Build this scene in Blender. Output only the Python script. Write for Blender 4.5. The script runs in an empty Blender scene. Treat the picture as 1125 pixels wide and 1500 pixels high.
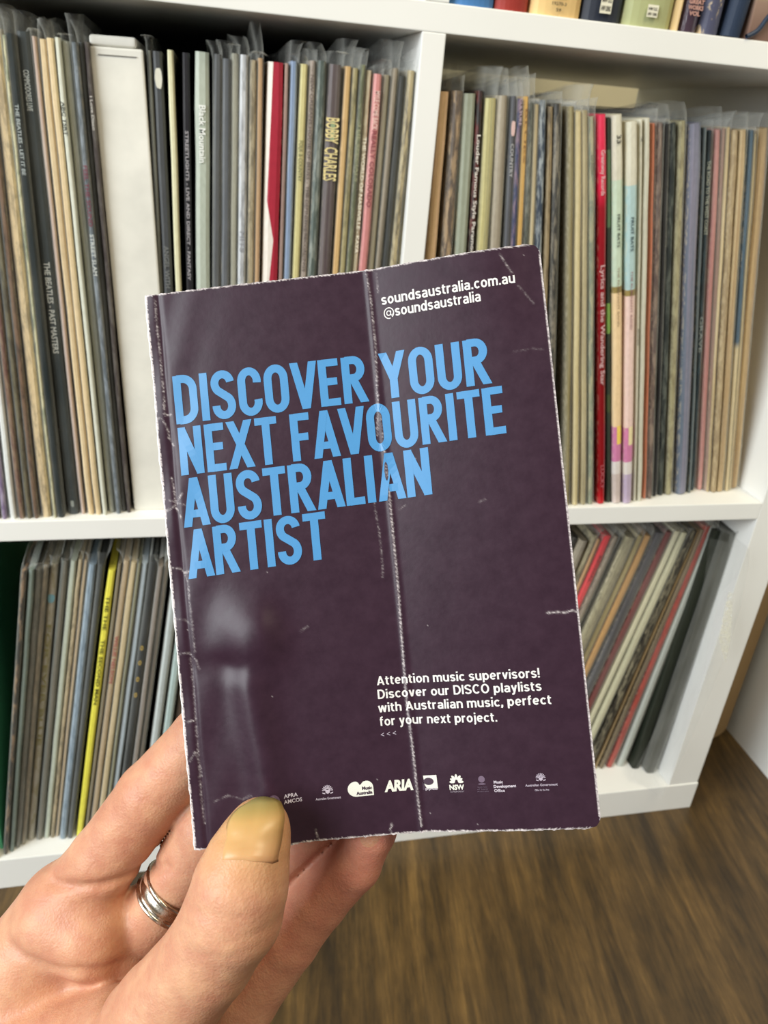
import bpy, bmesh, math, random
import numpy as np
from mathutils import Vector, Matrix, Euler
random.seed(7)
SC = bpy.context.scene
COL = SC.collection

# ------------------------------------------------------------------ camera, light, exposure
ZB = 0.3892          # height of the middle shelf's top
cam_d = bpy.data.cameras.new('camera')
cam = bpy.data.objects.new('camera', cam_d); COL.objects.link(cam); SC.camera = cam
RIGHT = Vector((0.9762051, -0.2023019, 0.0780872)).normalized()
FWD = Vector((0.2155033, 0.8650001, -0.4531370)).normalized()
RIGHT = (RIGHT - FWD * RIGHT.dot(FWD)).normalized()
UP = RIGHT.cross(FWD)
cam.matrix_world = Matrix.Translation((-0.1500682, -0.5504113, 0.2888075 + ZB)) @ \
    Matrix((RIGHT, UP, -FWD)).transposed().to_4x4()
cam_d.sensor_fit = 'HORIZONTAL'; cam_d.sensor_width = 36.0
cam_d.lens = 1148.63 / 1125 * 36
cam_d.clip_start = 0.01; cam_d.clip_end = 50
cam_d.dof.use_dof = True; cam_d.dof.focus_distance = 0.215; cam_d.dof.aperture_fstop = 42

world = bpy.data.worlds.new('world'); SC.world = world; world.use_nodes = True
wb = world.node_tree.nodes['Background']
wb.inputs[0].default_value = (1.0, 0.97, 0.92, 1); wb.inputs[1].default_value = 0.25

def area(name, loc, target, sx, sy, power, color):
    l = bpy.data.lights.new(name, 'AREA'); l.shape = 'RECTANGLE'; l.size = sx; l.size_y = sy
    l.energy = power; l.color = color
    o = bpy.data.objects.new(name, l); COL.objects.link(o); o.location = loc
    o.rotation_euler = (Vector(target) - Vector(loc)).to_track_quat('-Z', 'Y').to_euler()
    return o
# daylight from a window behind and to the left of the viewer, a weaker warm ceiling lamp to the right
area('window_daylight', (-1.75, -1.0, 1.35), (0, 0.05, 0.5), 1.15, 1.4, 66, (0.92, 0.97, 1.0))
area('ceiling_lamp', (0.5, -0.9, 2.3), (0.1, 0, 0.4), 0.7, 0.7, 26, (1.0, 0.87, 0.60))

SC.view_settings.view_transform = 'Standard'; SC.view_settings.look = 'None'
SC.view_settings.exposure = 0.0; SC.view_settings.gamma = 1.0
SC.view_settings.use_curve_mapping = False
SC.cycles.transparent_max_bounces = 32
SC.cycles.max_bounces = 8

# ------------------------------------------------------------------ measured tables
# each record: base x, spine y, lean (rad), thickness, look, colour, second colour, pattern
RECS={}
RECS['upper left']=[
(-0.3087,0.0040,0.0466,0.0030,'olive grey, torn at the foot',(120,118,96),(80,76,60),'mottle'),
(-0.3039,0.0040,0.0428,0.0034,'pinkish beige, half out of view',(190,164,150),(140,120,110),'streak'),
(-0.2988,0.0040,0.0397,0.0038,'lilac purple, pale flecked',(120,102,134),(176,164,184),'mottle'),
(-0.2929,0.0040,0.0361,0.0046,'clean white, slim',(226,228,224),(200,204,200),'plain'),
(-0.2871,0.0040,0.0324,0.0038,'maroon brown, scraped',(104,70,64),(150,130,104),'mottle'),
(-0.2819,0.0040,0.0293,0.0035,'grey olive, black chipped',(112,106,84),(54,50,44),'mottle'),
(-0.2770,0.0040,0.0263,0.0035,'brown and black mottled',(120,95,75),(45,40,38),'mottle'),
(-0.2701,0.0040,0.0211,0.0070,'cream, grime-lettered',(222,200,158),(150,135,110),'mottle'),
(-0.2639,0.0040,0.0163,0.0023,'thin cream, green-speckled',(205,200,165),(90,110,95),'mottle'),
(-0.2596,0.0050,0.0128,0.0051,'black, small white lettering',(22,34,36),(40,52,52),'plain'),
(-0.2514,0.0078,0.0062,0.0083,'wide charcoal, white title lettering',(58,66,68),(95,102,102),'plain'),
(-0.2446,0.0075,0.0027,0.0028,'narrow pale pink',(214,196,180),(190,160,150),'streak'),
(-0.2389,0.0072,0.0001,0.0048,'tan-cream, soft worn edge',(226,203,160),(190,165,125),'streak'),
(-0.2337,0.0080,-0.0032,0.0044,'smooth tan-cream',(228,206,164),(205,180,138),'streak'),
(-0.2287,0.0077,-0.0061,0.0032,'thin white, black stamped title',(214,216,200),(170,175,165),'plain'),
(-0.2238,0.0097,-0.0092,0.0049,'off-white, grey-smudged foot',(198,200,184),(140,146,140),'streak'),
(-0.2188,0.0095,-0.0096,0.0037,'slate grey, maroon and white lettering',(92,100,106),(150,158,165),'mottle'),
(-0.2155,0.0104,-0.0088,0.0030,'dark grey',(52,56,60),(90,94,96),'streak'),
(-0.2116,0.0113,-0.0102,0.0033,'dark brown-grey, white script',(70,62,60),(110,105,98),'mottle'),
(-0.1798,0.0143,-0.0001,0.0025,'thin grey-olive',(120,120,108),(80,82,78),'streak'),
(-0.1747,0.0141,-0.0009,0.0064,'charcoal, white chipped sticker',(66,68,70),(90,92,92),'plain'),
(-0.1687,0.0138,0.0044,0.0043,'narrow cream',(216,212,176),(190,186,150),'plain'),
(-0.1634,0.0134,0.0160,0.0051,'glossy black, fine white lettering',(24,22,28),(52,50,58),'plain'),
(-0.1549,0.0131,0.0205,0.0099,'wide silver-grey, white title lettering',(176,184,170),(160,168,156),'plain'),
(-0.1464,0.0127,0.0232,0.0052,'dark grey, plastic-covered',(66,68,70),(96,98,98),'streak'),
(-0.1402,0.0125,0.0203,0.0057,'steel grey',(84,88,94),(120,124,128),'streak'),
(-0.1343,0.0123,0.0180,0.0048,'greyish cream',(178,176,158),(140,138,125),'streak'),
(-0.1284,0.0121,0.0169,0.0057,'silver-white, torn shrink-wrap',(196,198,200),(130,132,136),'mottle'),
(-0.1224,0.0118,0.0153,0.0048,'cream and brown blotched',(170,156,126),(90,80,62),'mottle'),
(-0.1177,0.0116,0.0142,0.0035,'thin tan-orange',(205,170,128),(160,125,90),'streak'),
(-0.1092,0.0112,0.0165,0.0115,'red, white-swept left edge',(168,38,58),(232,225,215),'swirl'),
(-0.1011,0.0109,0.0132,0.0027,'thin dusty pink-brown',(165,140,128),(130,110,100),'streak'),
(-0.0968,0.0107,0.0129,0.0049,'denim blue',(112,134,168),(150,165,185),'streak'),
(-0.0910,0.0103,0.0142,0.0054,'pale yellow',(222,212,152),(200,190,130),'streak'),
(-0.0854,0.0100,0.0139,0.0045,'pinkish grey, closely lettered',(178,164,152),(110,100,92),'mottle'),
(-0.0795,0.0097,0.0135,0.0059,'dark green-grey, speckled',(74,86,80),(150,155,145),'mottle'),
(-0.0711,0.0091,0.0140,0.0091,'dark plum, fat cream block letters',(72,56,60),(110,100,98),'streak'),
(-0.0634,0.0087,0.0150,0.0046,'honey tan',(220,186,128),(190,150,95),'streak'),
(-0.0584,0.0084,0.0150,0.0041,'olive and cream mottled',(160,148,104),(80,76,50),'mottle'),
(-0.0543,0.0081,0.0154,0.0032,'thin dark olive, faint lettering',(84,88,62),(140,140,105),'mottle'),
(-0.0501,0.0079,0.0157,0.0041,'cream, raised pale title',(214,204,178),(170,155,130),'mottle'),
(-0.0444,0.0075,0.0158,0.0060,'salmon pink, darker lettering',(208,138,134),(170,90,92),'half'),
(-0.0384,0.0071,0.0153,0.0046,'greige',(158,148,122),(130,122,100),'streak'),
(-0.0336,0.0068,0.0154,0.0037,'taupe',(140,128,108),(110,102,88),'streak'),
(-0.0286,0.0065,0.0154,0.0051,'black-green',(44,48,46),(80,80,78),'streak'),
(-0.0231,0.0062,0.0152,0.0047,'cream and black worn',(176,160,120),(50,46,38),'mottle'),
(-0.0183,0.0059,0.0153,0.0038,'pale beige',(204,196,165),(175,165,130),'streak'),
]
RECS['upper right']=[
(0.0116,0.0070,-0.0234,0.0067,'peach-tan',(214,178,140),(190,160,110),'streak'),
(0.0269,0.0062,-0.0436,0.0072,'brown, mottled and scuffed',(92,78,66),(190,160,120),'mottle'),
(0.0406,0.0055,-0.0608,0.0096,'wide sage-grey',(146,152,134),(170,176,158),'streak'),
(0.0502,0.0050,-0.0697,0.0043,'black, white script title',(44,40,38),(110,40,36),'mottle'),
(0.0602,0.0045,-0.0788,0.0092,'olive-cream, plastic-glazed',(168,162,118),(214,204,140),'streak'),
(0.0721,0.0040,-0.0901,0.0078,'grey-brown, plastic-glazed',(146,134,114),(180,170,150),'streak'),
(0.0833,0.0040,-0.1027,0.0039,'dark, pink-stickered',(56,58,66),(90,90,95),'streak'),
(0.0885,0.0040,-0.1064,0.0034,'navy, pink-lettered',(42,50,88),(150,120,130),'mottle'),
(0.0937,0.0040,-0.1101,0.0039,'amber yellow',(226,180,98),(190,150,80),'streak'),
(0.1016,0.0040,-0.1232,0.0039,'grey-black, pitted',(74,78,70),(150,150,135),'mottle'),
(0.1072,0.0040,-0.1290,0.0030,'thin cream-tan',(204,188,150),(170,150,110),'streak'),
(0.1152,0.0040,-0.1394,0.0064,'dark blue and white picture',(56,68,84),(196,204,206),'mottle'),
(0.1245,0.0040,-0.1507,0.0040,'cream-topped brown',(150,132,100),(70,60,50),'mottle'),
(0.1326,0.0040,-0.1611,0.0055,'black speckled',(46,44,40),(160,150,130),'mottle'),
(0.1499,0.0040,-0.1854,0.0035,'shaded olive-tan',(150,136,92),(110,98,62),'streak'),
(0.1572,0.0040,-0.1942,0.0050,'cream',(222,206,160),(195,178,128),'streak'),
(0.1652,0.0040,-0.2035,0.0045,'cream, grime-lined',(214,200,156),(140,128,98),'streak'),
(0.1720,0.0041,-0.2092,0.0045,'grey-green',(138,146,126),(196,188,150),'mottle'),
(0.1824,0.0062,-0.2167,0.0066,'glossy deep red, white lettering',(150,18,26),(190,40,50),'redtop'),
(0.1903,0.0058,-0.2241,0.0040,'dark green and black banded',(52,62,50),(82,120,70),'greenbands'),
(0.1973,0.0041,-0.2268,0.0081,'mint-topped peach, black lettering',(198,214,190),(236,206,160),'fruit1'),
(0.2076,0.0062,-0.2246,0.0082,'blue-topped pink, black lettering',(176,202,200),(232,202,190),'fruit2'),
(0.2162,0.0085,-0.2254,0.0031,'thin off-white',(216,212,192),(190,186,165),'plain'),
(0.2211,0.0096,-0.2246,0.0041,'bone white',(204,200,180),(180,176,158),'plain'),
(0.2284,0.0119,-0.2240,0.0031,'thin salmon-orange',(224,140,108),(210,120,100),'plain'),
(0.2333,0.0130,-0.2232,0.0042,'chocolate brown, chipped',(96,78,70),(160,140,120),'mottle'),
(0.2408,0.0168,-0.2239,0.0042,'plain black',(28,28,32),(50,50,54),'plain'),
(0.2476,0.0179,-0.2255,0.0053,'black-green mottled',(44,50,48),(110,115,105),'mottle'),
(0.2560,0.0189,-0.2294,0.0058,'khaki-cream, stained',(170,162,124),(110,100,70),'mottle'),
(0.2692,0.0210,-0.2361,0.0102,'wide blue-violet',(98,110,124),(140,134,150),'streak'),
(0.2795,0.0234,-0.2380,0.0027,'thin blue-grey',(118,126,124),(90,96,96),'streak'),
(0.2849,0.0260,-0.2347,0.0049,'blue-black, pale block lettering',(30,46,56),(60,90,104),'mottle'),
(0.2941,0.0285,-0.2381,0.0049,'rose pink',(218,160,150),(190,130,124),'streak'),
(0.2984,0.0269,-0.2400,0.0018,'thin dusty brown-pink',(176,146,128),(150,122,104),'streak'),
(0.2991,0.0239,-0.2357,0.0018,'thin cream, foxed',(216,194,148),(170,145,100),'streak'),
(0.3043,0.0222,-0.2379,0.0049,'beige-brown',(160,140,108),(200,180,140),'mottle'),
(0.3115,0.0233,-0.2376,0.0060,'cream-tan, foxed',(212,190,144),(170,140,100),'streak'),
(0.3194,0.0259,-0.2367,0.0033,'thin slate blue',(72,94,108),(150,150,130),'half2'),
(0.3233,0.0257,-0.2359,0.0033,'thin ivory',(220,202,160),(190,170,125),'streak'),
(0.3302,0.0283,-0.2269,0.0084,'tan, brown-spotted',(204,176,128),(150,118,80),'streak'),
]
RECS['lower left']=[
(-0.3441,0.0040,0.1706,0.0035,'thin black, chipped',(48,46,44),(170,140,110),'mottle'),
(-0.3394,0.0068,0.1727,0.0044,'pale grey-green',(142,156,148),(110,122,116),'streak'),
(-0.3349,0.0115,0.1729,0.0044,'grey mottled',(118,116,106),(84,84,78),'mottle'),
(-0.3305,0.0146,0.1732,0.0041,'brown-grey',(126,116,98),(164,150,124),'mottle'),
(-0.3246,0.0176,0.1734,0.0062,'cream and lilac, olive-lettered',(180,174,160),(140,130,80),'mottle'),
(-0.3169,0.0187,0.1733,0.0052,'grey-tan',(128,122,108),(90,100,96),'streak'),
(-0.3106,0.0186,0.1735,0.0052,'pale mint white',(198,206,188),(176,184,168),'plain'),
(-0.3055,0.0178,0.1733,0.0037,'cream-tan, blotched',(188,172,140),(110,104,88),'mottle'),
(-0.3016,0.0171,0.1733,0.0032,'thin peach-tan',(206,184,150),(170,150,120),'streak'),
(-0.2956,0.0162,0.1730,0.0063,'powder blue',(140,158,172),(100,120,136),'mottle'),
(-0.2890,0.0152,0.1732,0.0048,'dark grey',(76,80,80),(50,54,54),'streak'),
(-0.2807,0.0139,0.1731,0.0064,'bright yellow',(230,222,84),(210,200,70),'plain'),
(-0.2748,0.0129,0.1727,0.0032,'thin grey-tan',(140,130,108),(110,104,88),'streak'),
(-0.2699,0.0122,0.1725,0.0053,'tan, red-lettered',(178,156,126),(200,180,145),'streak'),
(-0.2632,0.0112,0.1695,0.0054,'cream-tan',(208,190,152),(176,156,116),'streak'),
(-0.2578,0.0105,0.1666,0.0027,'thin olive-grey',(138,136,108),(110,108,84),'streak'),
(-0.2529,0.0098,0.1647,0.0049,'bluish white',(188,202,212),(166,178,186),'plain'),
(-0.2452,0.0087,0.1612,0.0065,'black, gold-dotted',(30,34,36),(52,60,60),'plain'),
(-0.2382,0.0078,0.1574,0.0043,'pinkish grey',(160,148,138),(120,112,104),'streak'),
(-0.2329,0.0070,0.1545,0.0038,'grey-brown',(124,114,100),(90,84,76),'streak'),
(-0.2222,0.0055,0.1493,0.0071,'pale grey-white',(188,196,194),(160,168,166),'streak'),
(-0.2122,0.0042,0.1445,0.0072,'pale aqua white',(178,198,194),(150,172,170),'streak'),
(-0.2037,0.0086,0.1407,0.0050,'HIDDEN',(120,100,84),(60,62,66),'streak'),
(-0.1971,0.0086,0.1379,0.0056,'HIDDEN',(190,180,160),(120,100,84),'streak'),
(-0.1908,0.0087,0.1354,0.0045,'HIDDEN',(150,120,90),(90,100,110),'streak'),
(-0.1835,0.0085,0.1322,0.0074,'HIDDEN',(120,100,84),(60,62,66),'streak'),
(-0.1752,0.0087,0.1289,0.0063,'HIDDEN',(60,62,66),(190,180,160),'streak'),
(-0.1675,0.0087,0.1257,0.0063,'HIDDEN',(60,62,66),(190,180,160),'streak'),
(-0.1604,0.0088,0.1228,0.0052,'HIDDEN',(60,62,66),(190,180,160),'streak'),
(-0.1543,0.0089,0.1204,0.0046,'HIDDEN',(120,100,84),(60,62,66),'streak'),
(-0.1484,0.0089,0.1179,0.0046,'HIDDEN',(150,120,90),(90,100,110),'streak'),
(-0.1426,0.0089,0.1155,0.0047,'HIDDEN',(120,100,84),(60,62,66),'streak'),
(-0.1357,0.0088,0.1125,0.0064,'HIDDEN',(150,120,90),(90,100,110),'streak'),
(-0.1275,0.0088,0.1091,0.0071,'HIDDEN',(150,120,90),(90,100,110),'streak'),
(-0.1196,0.0089,0.1059,0.0059,'HIDDEN',(190,180,160),(120,100,84),'streak'),
(-0.1130,0.0090,0.1032,0.0048,'HIDDEN',(150,120,90),(90,100,110),'streak'),
(-0.1066,0.0090,0.1005,0.0054,'HIDDEN',(120,100,84),(60,62,66),'streak'),
(-0.0990,0.0089,0.0972,0.0072,'HIDDEN',(190,180,160),(120,100,84),'streak'),
(-0.0902,0.0089,0.0936,0.0073,'HIDDEN',(90,100,110),(170,160,130),'streak'),
(-0.0821,0.0091,0.0903,0.0061,'HIDDEN',(120,100,84),(60,62,66),'streak'),
(-0.0747,0.0091,0.0872,0.0061,'HIDDEN',(90,100,110),(170,160,130),'streak'),
]
RECS['lower right']=[
(0.1004,0.0318,0.2022,0.0063,'HIDDEN',(120,110,95),(90,85,75),'streak'),
(0.1097,0.0306,0.1975,0.0083,'HIDDEN',(150,145,120),(90,85,75),'streak'),
(0.1176,0.0296,0.2015,0.0069,'HIDDEN',(60,60,60),(90,85,75),'streak'),
(0.1273,0.0283,0.1966,0.0085,'HIDDEN',(170,160,140),(90,85,75),'streak'),
(0.1368,0.0290,0.2004,0.0064,'cream and black, ragged',(190,180,145),(60,50,40),'mottle'),
(0.1432,0.0282,0.1971,0.0041,'thin tan-orange',(196,150,100),(150,110,70),'streak'),
(0.1499,0.0283,0.2021,0.0089,'bright coral red',(226,66,72),(190,50,56),'plain'),
(0.1589,0.0281,0.1979,0.0050,'grey-brown',(120,108,92),(150,140,120),'mottle'),
(0.1652,0.0283,0.1950,0.0043,'thin black',(52,50,42),(84,80,68),'streak'),
(0.1749,0.0280,0.1945,0.0116,'wide mottled grey-cream',(164,156,126),(120,114,92),'mottle'),
(0.1860,0.0285,0.1937,0.0059,'cream-olive',(176,160,112),(140,126,84),'streak'),
(0.1959,0.0293,0.1894,0.0089,'orange-tan, pale-topped',(206,162,104),(170,130,80),'streak'),
(0.2082,0.0297,0.1839,0.0089,'dark purple-grey',(66,62,64),(110,110,112),'streak'),
(0.2198,0.0302,0.1805,0.0083,'maroon',(126,66,62),(96,50,48),'streak'),
(0.2305,0.0309,0.1783,0.0076,'cream-white',(222,218,186),(200,196,164),'plain'),
(0.2425,0.0314,0.1646,0.0076,'ivory',(206,202,170),(180,176,146),'streak'),
(0.2557,0.0317,0.1503,0.0085,'black mottled, glossy',(46,42,34),(150,142,116),'mottle'),
(0.2662,0.0324,0.1373,0.0039,'thin tan',(160,136,96),(120,100,70),'streak'),
(0.2740,0.0325,0.1252,0.0047,'thin brown',(104,88,62),(140,120,90),'streak'),
(0.2846,0.0322,0.1073,0.0078,'brick red',(176,72,60),(130,60,50),'mottle'),
(0.2982,0.0315,0.0835,0.0087,'pale silver-blue',(186,192,184),(150,156,150),'plain'),
(0.3146,0.0263,0.0392,0.0111,'black-green',(34,40,30),(56,62,48),'plain'),
(0.3284,0.0203,0.0213,0.0126,'dark grey, plastic-covered',(66,66,58),(96,96,84),'plain'),
]
CREASES=[
(0.90,[(59.8,1.3),(60.2,8.5),(60.3,20.6),(59.4,34.8),(58.4,44.1)]),
(0.35,[(55.8,61.3),(56.4,69.1),(56.5,76.6),(56.2,81.5)]),
(0.50,[(62.3,1.4),(62.4,6.5)]),
(0.60,[(59.9,37.4),(59.9,48.2),(60.1,59.1)]),
(1.20,[(60.1,59.1),(60.0,70.5),(60.0,83.2),(59.5,101.2),(59.2,115.3),(59.6,125.9),(59.7,139.8),(59.9,146.4)]),
(0.80,[(2.5,1.6),(2.4,7.2),(2.5,16.6),(2.6,26.9),(2.4,32.5)]),
(0.80,[(0.2,33.4),(1.5,33.5),(2.7,36.3),(3.0,39.1),(3.9,41.0)]),
(0.80,[(2.3,29.7),(2.5,32.9),(4.0,32.8)]),
(0.90,[(-0.4,58.6),(1.5,58.0),(3.0,56.9),(5.2,54.1)]),
(0.90,[(2.7,49.8),(3.1,54.3),(3.1,57.6),(4.3,60.5)]),
(0.70,[(1.6,55.6),(3.4,56.3),(5.8,57.3)]),
(0.80,[(0.9,73.7),(2.7,74.0),(3.9,75.4),(5.6,74.7)]),
(0.50,[(3.9,75.4),(4.5,78.0),(4.8,81.7)]),
(0.60,[(0.5,87.2),(2.9,87.6),(4.4,89.1)]),
(0.60,[(0.5,96.4),(3.0,96.4),(4.8,98.5),(5.4,100.9)]),
(0.60,[(0.1,114.6),(2.8,114.3)]),
(0.50,[(3.3,98.0),(3.4,107.1),(3.3,114.4),(3.2,123.4),(2.9,134.2),(3.2,141.4)]),
(0.60,[(0.8,124.8),(2.4,122.5),(3.2,125.2),(3.5,128.9)]),
(0.45,[(4.5,79.8),(4.8,87.1),(4.8,96.3)]),
(1.30,[(97.2,93.9),(99.6,93.9),(101.4,94.2),(103.6,93.8),(104.8,94.4)]),
(0.70,[(94.7,1.6),(96.0,4.3),(97.3,6.9)]),
(0.35,[(98.5,10.3),(100.1,12.6),(101.9,15.5)]),
(0.80,[(32.4,145.1),(32.9,147.4)]),
(0.70,[(51.7,146.9),(52.3,145.2)]),
(0.30,[(62.2,64.2),(63.9,63.2)]),
(0.25,[(33.1,93.5),(35.4,92.3)]),
(0.25,[(83.1,64.4),(84.7,63.8)]),
(0.20,[(95.7,27.2),(100.5,27.0),(103.1,27.6)]),
(0.35,[(6.4,135.8),(10.2,134.5),(14.1,135.7),(16.5,134.7),(18.0,136.2)]),
]
TPOS={'black, small white lettering': [(0.884, 0.124)], 'wide charcoal, white title lettering': [(0.938, 0.069),(0.59, 0.193)], 'thin white, black stamped title': [(0.894, 0.059)], 'slate grey, maroon and white lettering': [(0.787, 0.116),(0.656, 0.084)], 'dark brown-grey, white script': [(0.909, 0.06)], 'charcoal, white chipped sticker': [(0.637, 0.089),(0.971, 0.026)], 'glossy black, fine white lettering': [(0.862, 0.297)], 'wide silver-grey, white title lettering': [(0.907, 0.106)], 'dark grey, plastic-covered': [(2.111, 0.046)], 'silver-white, torn shrink-wrap': [(0.671, 0.043)], 'pale yellow': [(0.861, 0.079)], 'pinkish grey, closely lettered': [(0.975, 0.383)], 'dark plum, fat cream block letters': [(0.904, 0.048),(0.849, 0.065)], 'thin dark olive, faint lettering': [(0.895, 0.112)], 'cream, raised pale title': [(0.877, 0.235)], 'salmon pink, darker lettering': [(0.969, 0.072),(0.895, 0.151)], 'black, white script title': [(0.915, 0.259)], 'dark, pink-stickered': [(0.907, 0.069),(0.953, 0.023)], 'navy, pink-lettered': [(1.001, 0.053)], 'amber yellow': [(0.976, 0.108)], 'grey-green': [(0.921, 0.042)], 'glossy deep red, white lettering': [(0.928, 0.098),(0.67, 0.31),(0.124, 0.074)], 'mint-topped peach, black lettering': [(0.959, 0.018),(0.788, 0.076),(0.665, 0.149)], 'blue-topped pink, black lettering': [(0.792, 0.08),(0.665, 0.15)], 'thin off-white': [(0.965, 0.011),(0.513, 0.044)], 'plain black': [(0.638, 0.051)], 'blue-black, pale block lettering': [(0.933, 0.178),(0.541, 0.102)], 'cream and lilac, olive-lettered': [(0.813, 0.425),(0.908, 0.029)], 'bright yellow': [(0.92, 0.113),(0.774, 0.231)], 'tan, red-lettered': [(0.765, 0.161)], 'black, gold-dotted': [(0.739, 0.016),(0.689, 0.016),(0.633, 0.017),(0.578, 0.017)], 'bright coral red': [(0.932, 0.097)]}

# ------------------------------------------------------------------ helpers
def lin(c):
    return tuple(((x/255)/12.92 if x/255 <= .04045 else ((x/255+.055)/1.055)**2.4) for x in c) + (1.0,)

def link(name, me, parent=None, mat=None):
    o = bpy.data.objects.new(name, me); COL.objects.link(o)
    if parent is not None: o.parent = parent
    if mat is not None:
        me.materials.clear()
        me.materials.append(mat)
    return o

def mesh_from(name, verts, faces, smooth=False):
    me = bpy.data.meshes.new(name); me.from_pydata([tuple(v) for v in verts], [], faces); me.update()
    if smooth: me.shade_smooth()
    return me

def bm_mesh(name, bm, smooth=False):
    bmesh.ops.recalc_face_normals(bm, faces=bm.faces)
    me = bpy.data.meshes.new(name); bm.to_mesh(me); bm.free()
    if smooth: me.shade_smooth()
    return me

def box_bm(x0, x1, y0, y1, z0, z1, bev=0.0, seg=2):
    bm = bmesh.new()
    bmesh.ops.create_cube(bm, size=1)
    for v in bm.verts:
        v.co = ((x0+x1)/2 + v.co.x*(x1-x0), (y0+y1)/2 + v.co.y*(y1-y0), (z0+z1)/2 + v.co.z*(z1-z0))
    if bev > 0:
        bmesh.ops.bevel(bm, geom=list(bm.edges), offset=bev, segments=seg, affect='EDGES', profile=0.6)
    return bm

def empty(name, loc=(0, 0, 0), rot=(0, 0, 0)):
    o = bpy.data.objects.new(name, None); COL.objects.link(o); o.location = loc; o.rotation_euler = rot
    o.empty_display_size = 0.02
    return o

def tag(o, label, cat, group=None):
    o['label'] = label; o['category'] = cat
    n = len(label.split())
    assert 4 <= n <= 16, (n, label)
    if group: o['group'] = group

class NT:
    def __init__(self, name):
        self.m = bpy.data.materials.new(name); self.m.use_nodes = True
        self.t = self.m.node_tree; self.n = self.t.nodes; self.l = self.t.links
        self.b = self.n['Principled BSDF']
    def node(self, typ, **kw):
        nd = self.n.new(typ)
        for k, v in kw.items(): setattr(nd, k, v)
        return nd
    def lk(self, a, b): self.l.new(a, b)
    def noise(self, vec, scale, detail=4, rough=.55, dist=0.0):
        nd = self.node('ShaderNodeTexNoise'); nd.inputs['Scale'].default_value = scale
        nd.inputs['Detail'].default_value = detail; nd.inputs['Roughness'].default_value = rough
        nd.inputs['Distortion'].default_value = dist
        if vec is not None: self.lk(vec, nd.inputs['Vector'])
        return nd.outputs['Fac']
    def mapping(self, vec, scale=(1, 1, 1), loc=(0, 0, 0), rot=(0, 0, 0)):
        nd = self.node('ShaderNodeMapping'); self.lk(vec, nd.inputs['Vector'])
        nd.inputs['Scale'].default_value = scale; nd.inputs['Location'].default_value = loc
        nd.inputs['Rotation'].default_value = rot
        return nd.outputs['Vector']
    def ramp(self, fac, stops, interp='LINEAR'):
        nd = self.node('ShaderNodeValToRGB'); nd.color_ramp.interpolation = interp
        e = nd.color_ramp.elements
        while len(e) < len(stops): e.new(0.5)
        for i, (p, c) in enumerate(stops):
            e[i].position = p; e[i].color = c if len(c) == 4 else tuple(c)+(1,)
        self.lk(fac, nd.inputs['Fac'])
        return nd.outputs['Color']
    def mix(self, fac, a, b, blend='MIX'):
        nd = self.node('ShaderNodeMix'); nd.data_type = 'RGBA'; nd.blend_type = blend
        for s, v in ((0, fac), (6, a), (7, b)):
            if isinstance(v, (int, float)): nd.inputs[s].default_value = v
            elif isinstance(v, tuple): nd.inputs[s].default_value = v
            else: self.lk(v, nd.inputs[s])
        return nd.outputs[2]
    def math(self, op, a, b=0.0, clamp=False):
        nd = self.node('ShaderNodeMath', operation=op); nd.use_clamp = clamp
        for i, v in enumerate((a, b)):
            if isinstance(v, (int, float)): nd.inputs[i].default_value = v
            else: self.lk(v, nd.inputs[i])
        return nd.outputs[0]
    def coord(self, which='Object'):
        return self.node('ShaderNodeTexCoord').outputs[which]
    def bump(self, h, strength=.3, dist=.001):
        nd = self.node('ShaderNodeBump'); nd.inputs['Strength'].default_value = strength
        nd.inputs['Distance'].default_value = dist; self.lk(h, nd.inputs['Height'])
        self.lk(nd.outputs['Normal'], self.b.inputs['Normal'])
    def base(self, c):
        if isinstance(c, tuple): self.b.inputs['Base Color'].default_value = c
        else: self.lk(c, self.b.inputs['Base Color'])
    def rough(self, r):
        if isinstance(r, (int, float)): self.b.inputs['Roughness'].default_value = r
        else: self.lk(r, self.b.inputs['Roughness'])

def plain(name, rgb, rough=.6, var=.06, scale=40, metal=0.0, bump=0.0):
    t = NT(name); c = lin(rgb); n = t.noise(t.coord(), scale)
    d = tuple(x*(1-var*2.2) for x in c[:3])+(1,)
    t.base(t.ramp(n, [(.3, d), (.7, c)])); t.rough(rough); t.b.inputs['Metallic'].default_value = metal
    if bump: t.bump(n, bump)
    return t.m

# ------------------------------------------------------------------ materials
def melamine():
    t = NT('white_melamine'); v = t.coord()
    n = t.noise(v, 5, 3); n2 = t.noise(v, 220, 2)
    t.base(t.ramp(n, [(.3, lin((230, 230, 225))), (.7, lin((238, 238, 234)))])); t.rough(.42)
    t.bump(n2, .05, .0003)
    return t.m
M_WHITE = melamine()

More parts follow.
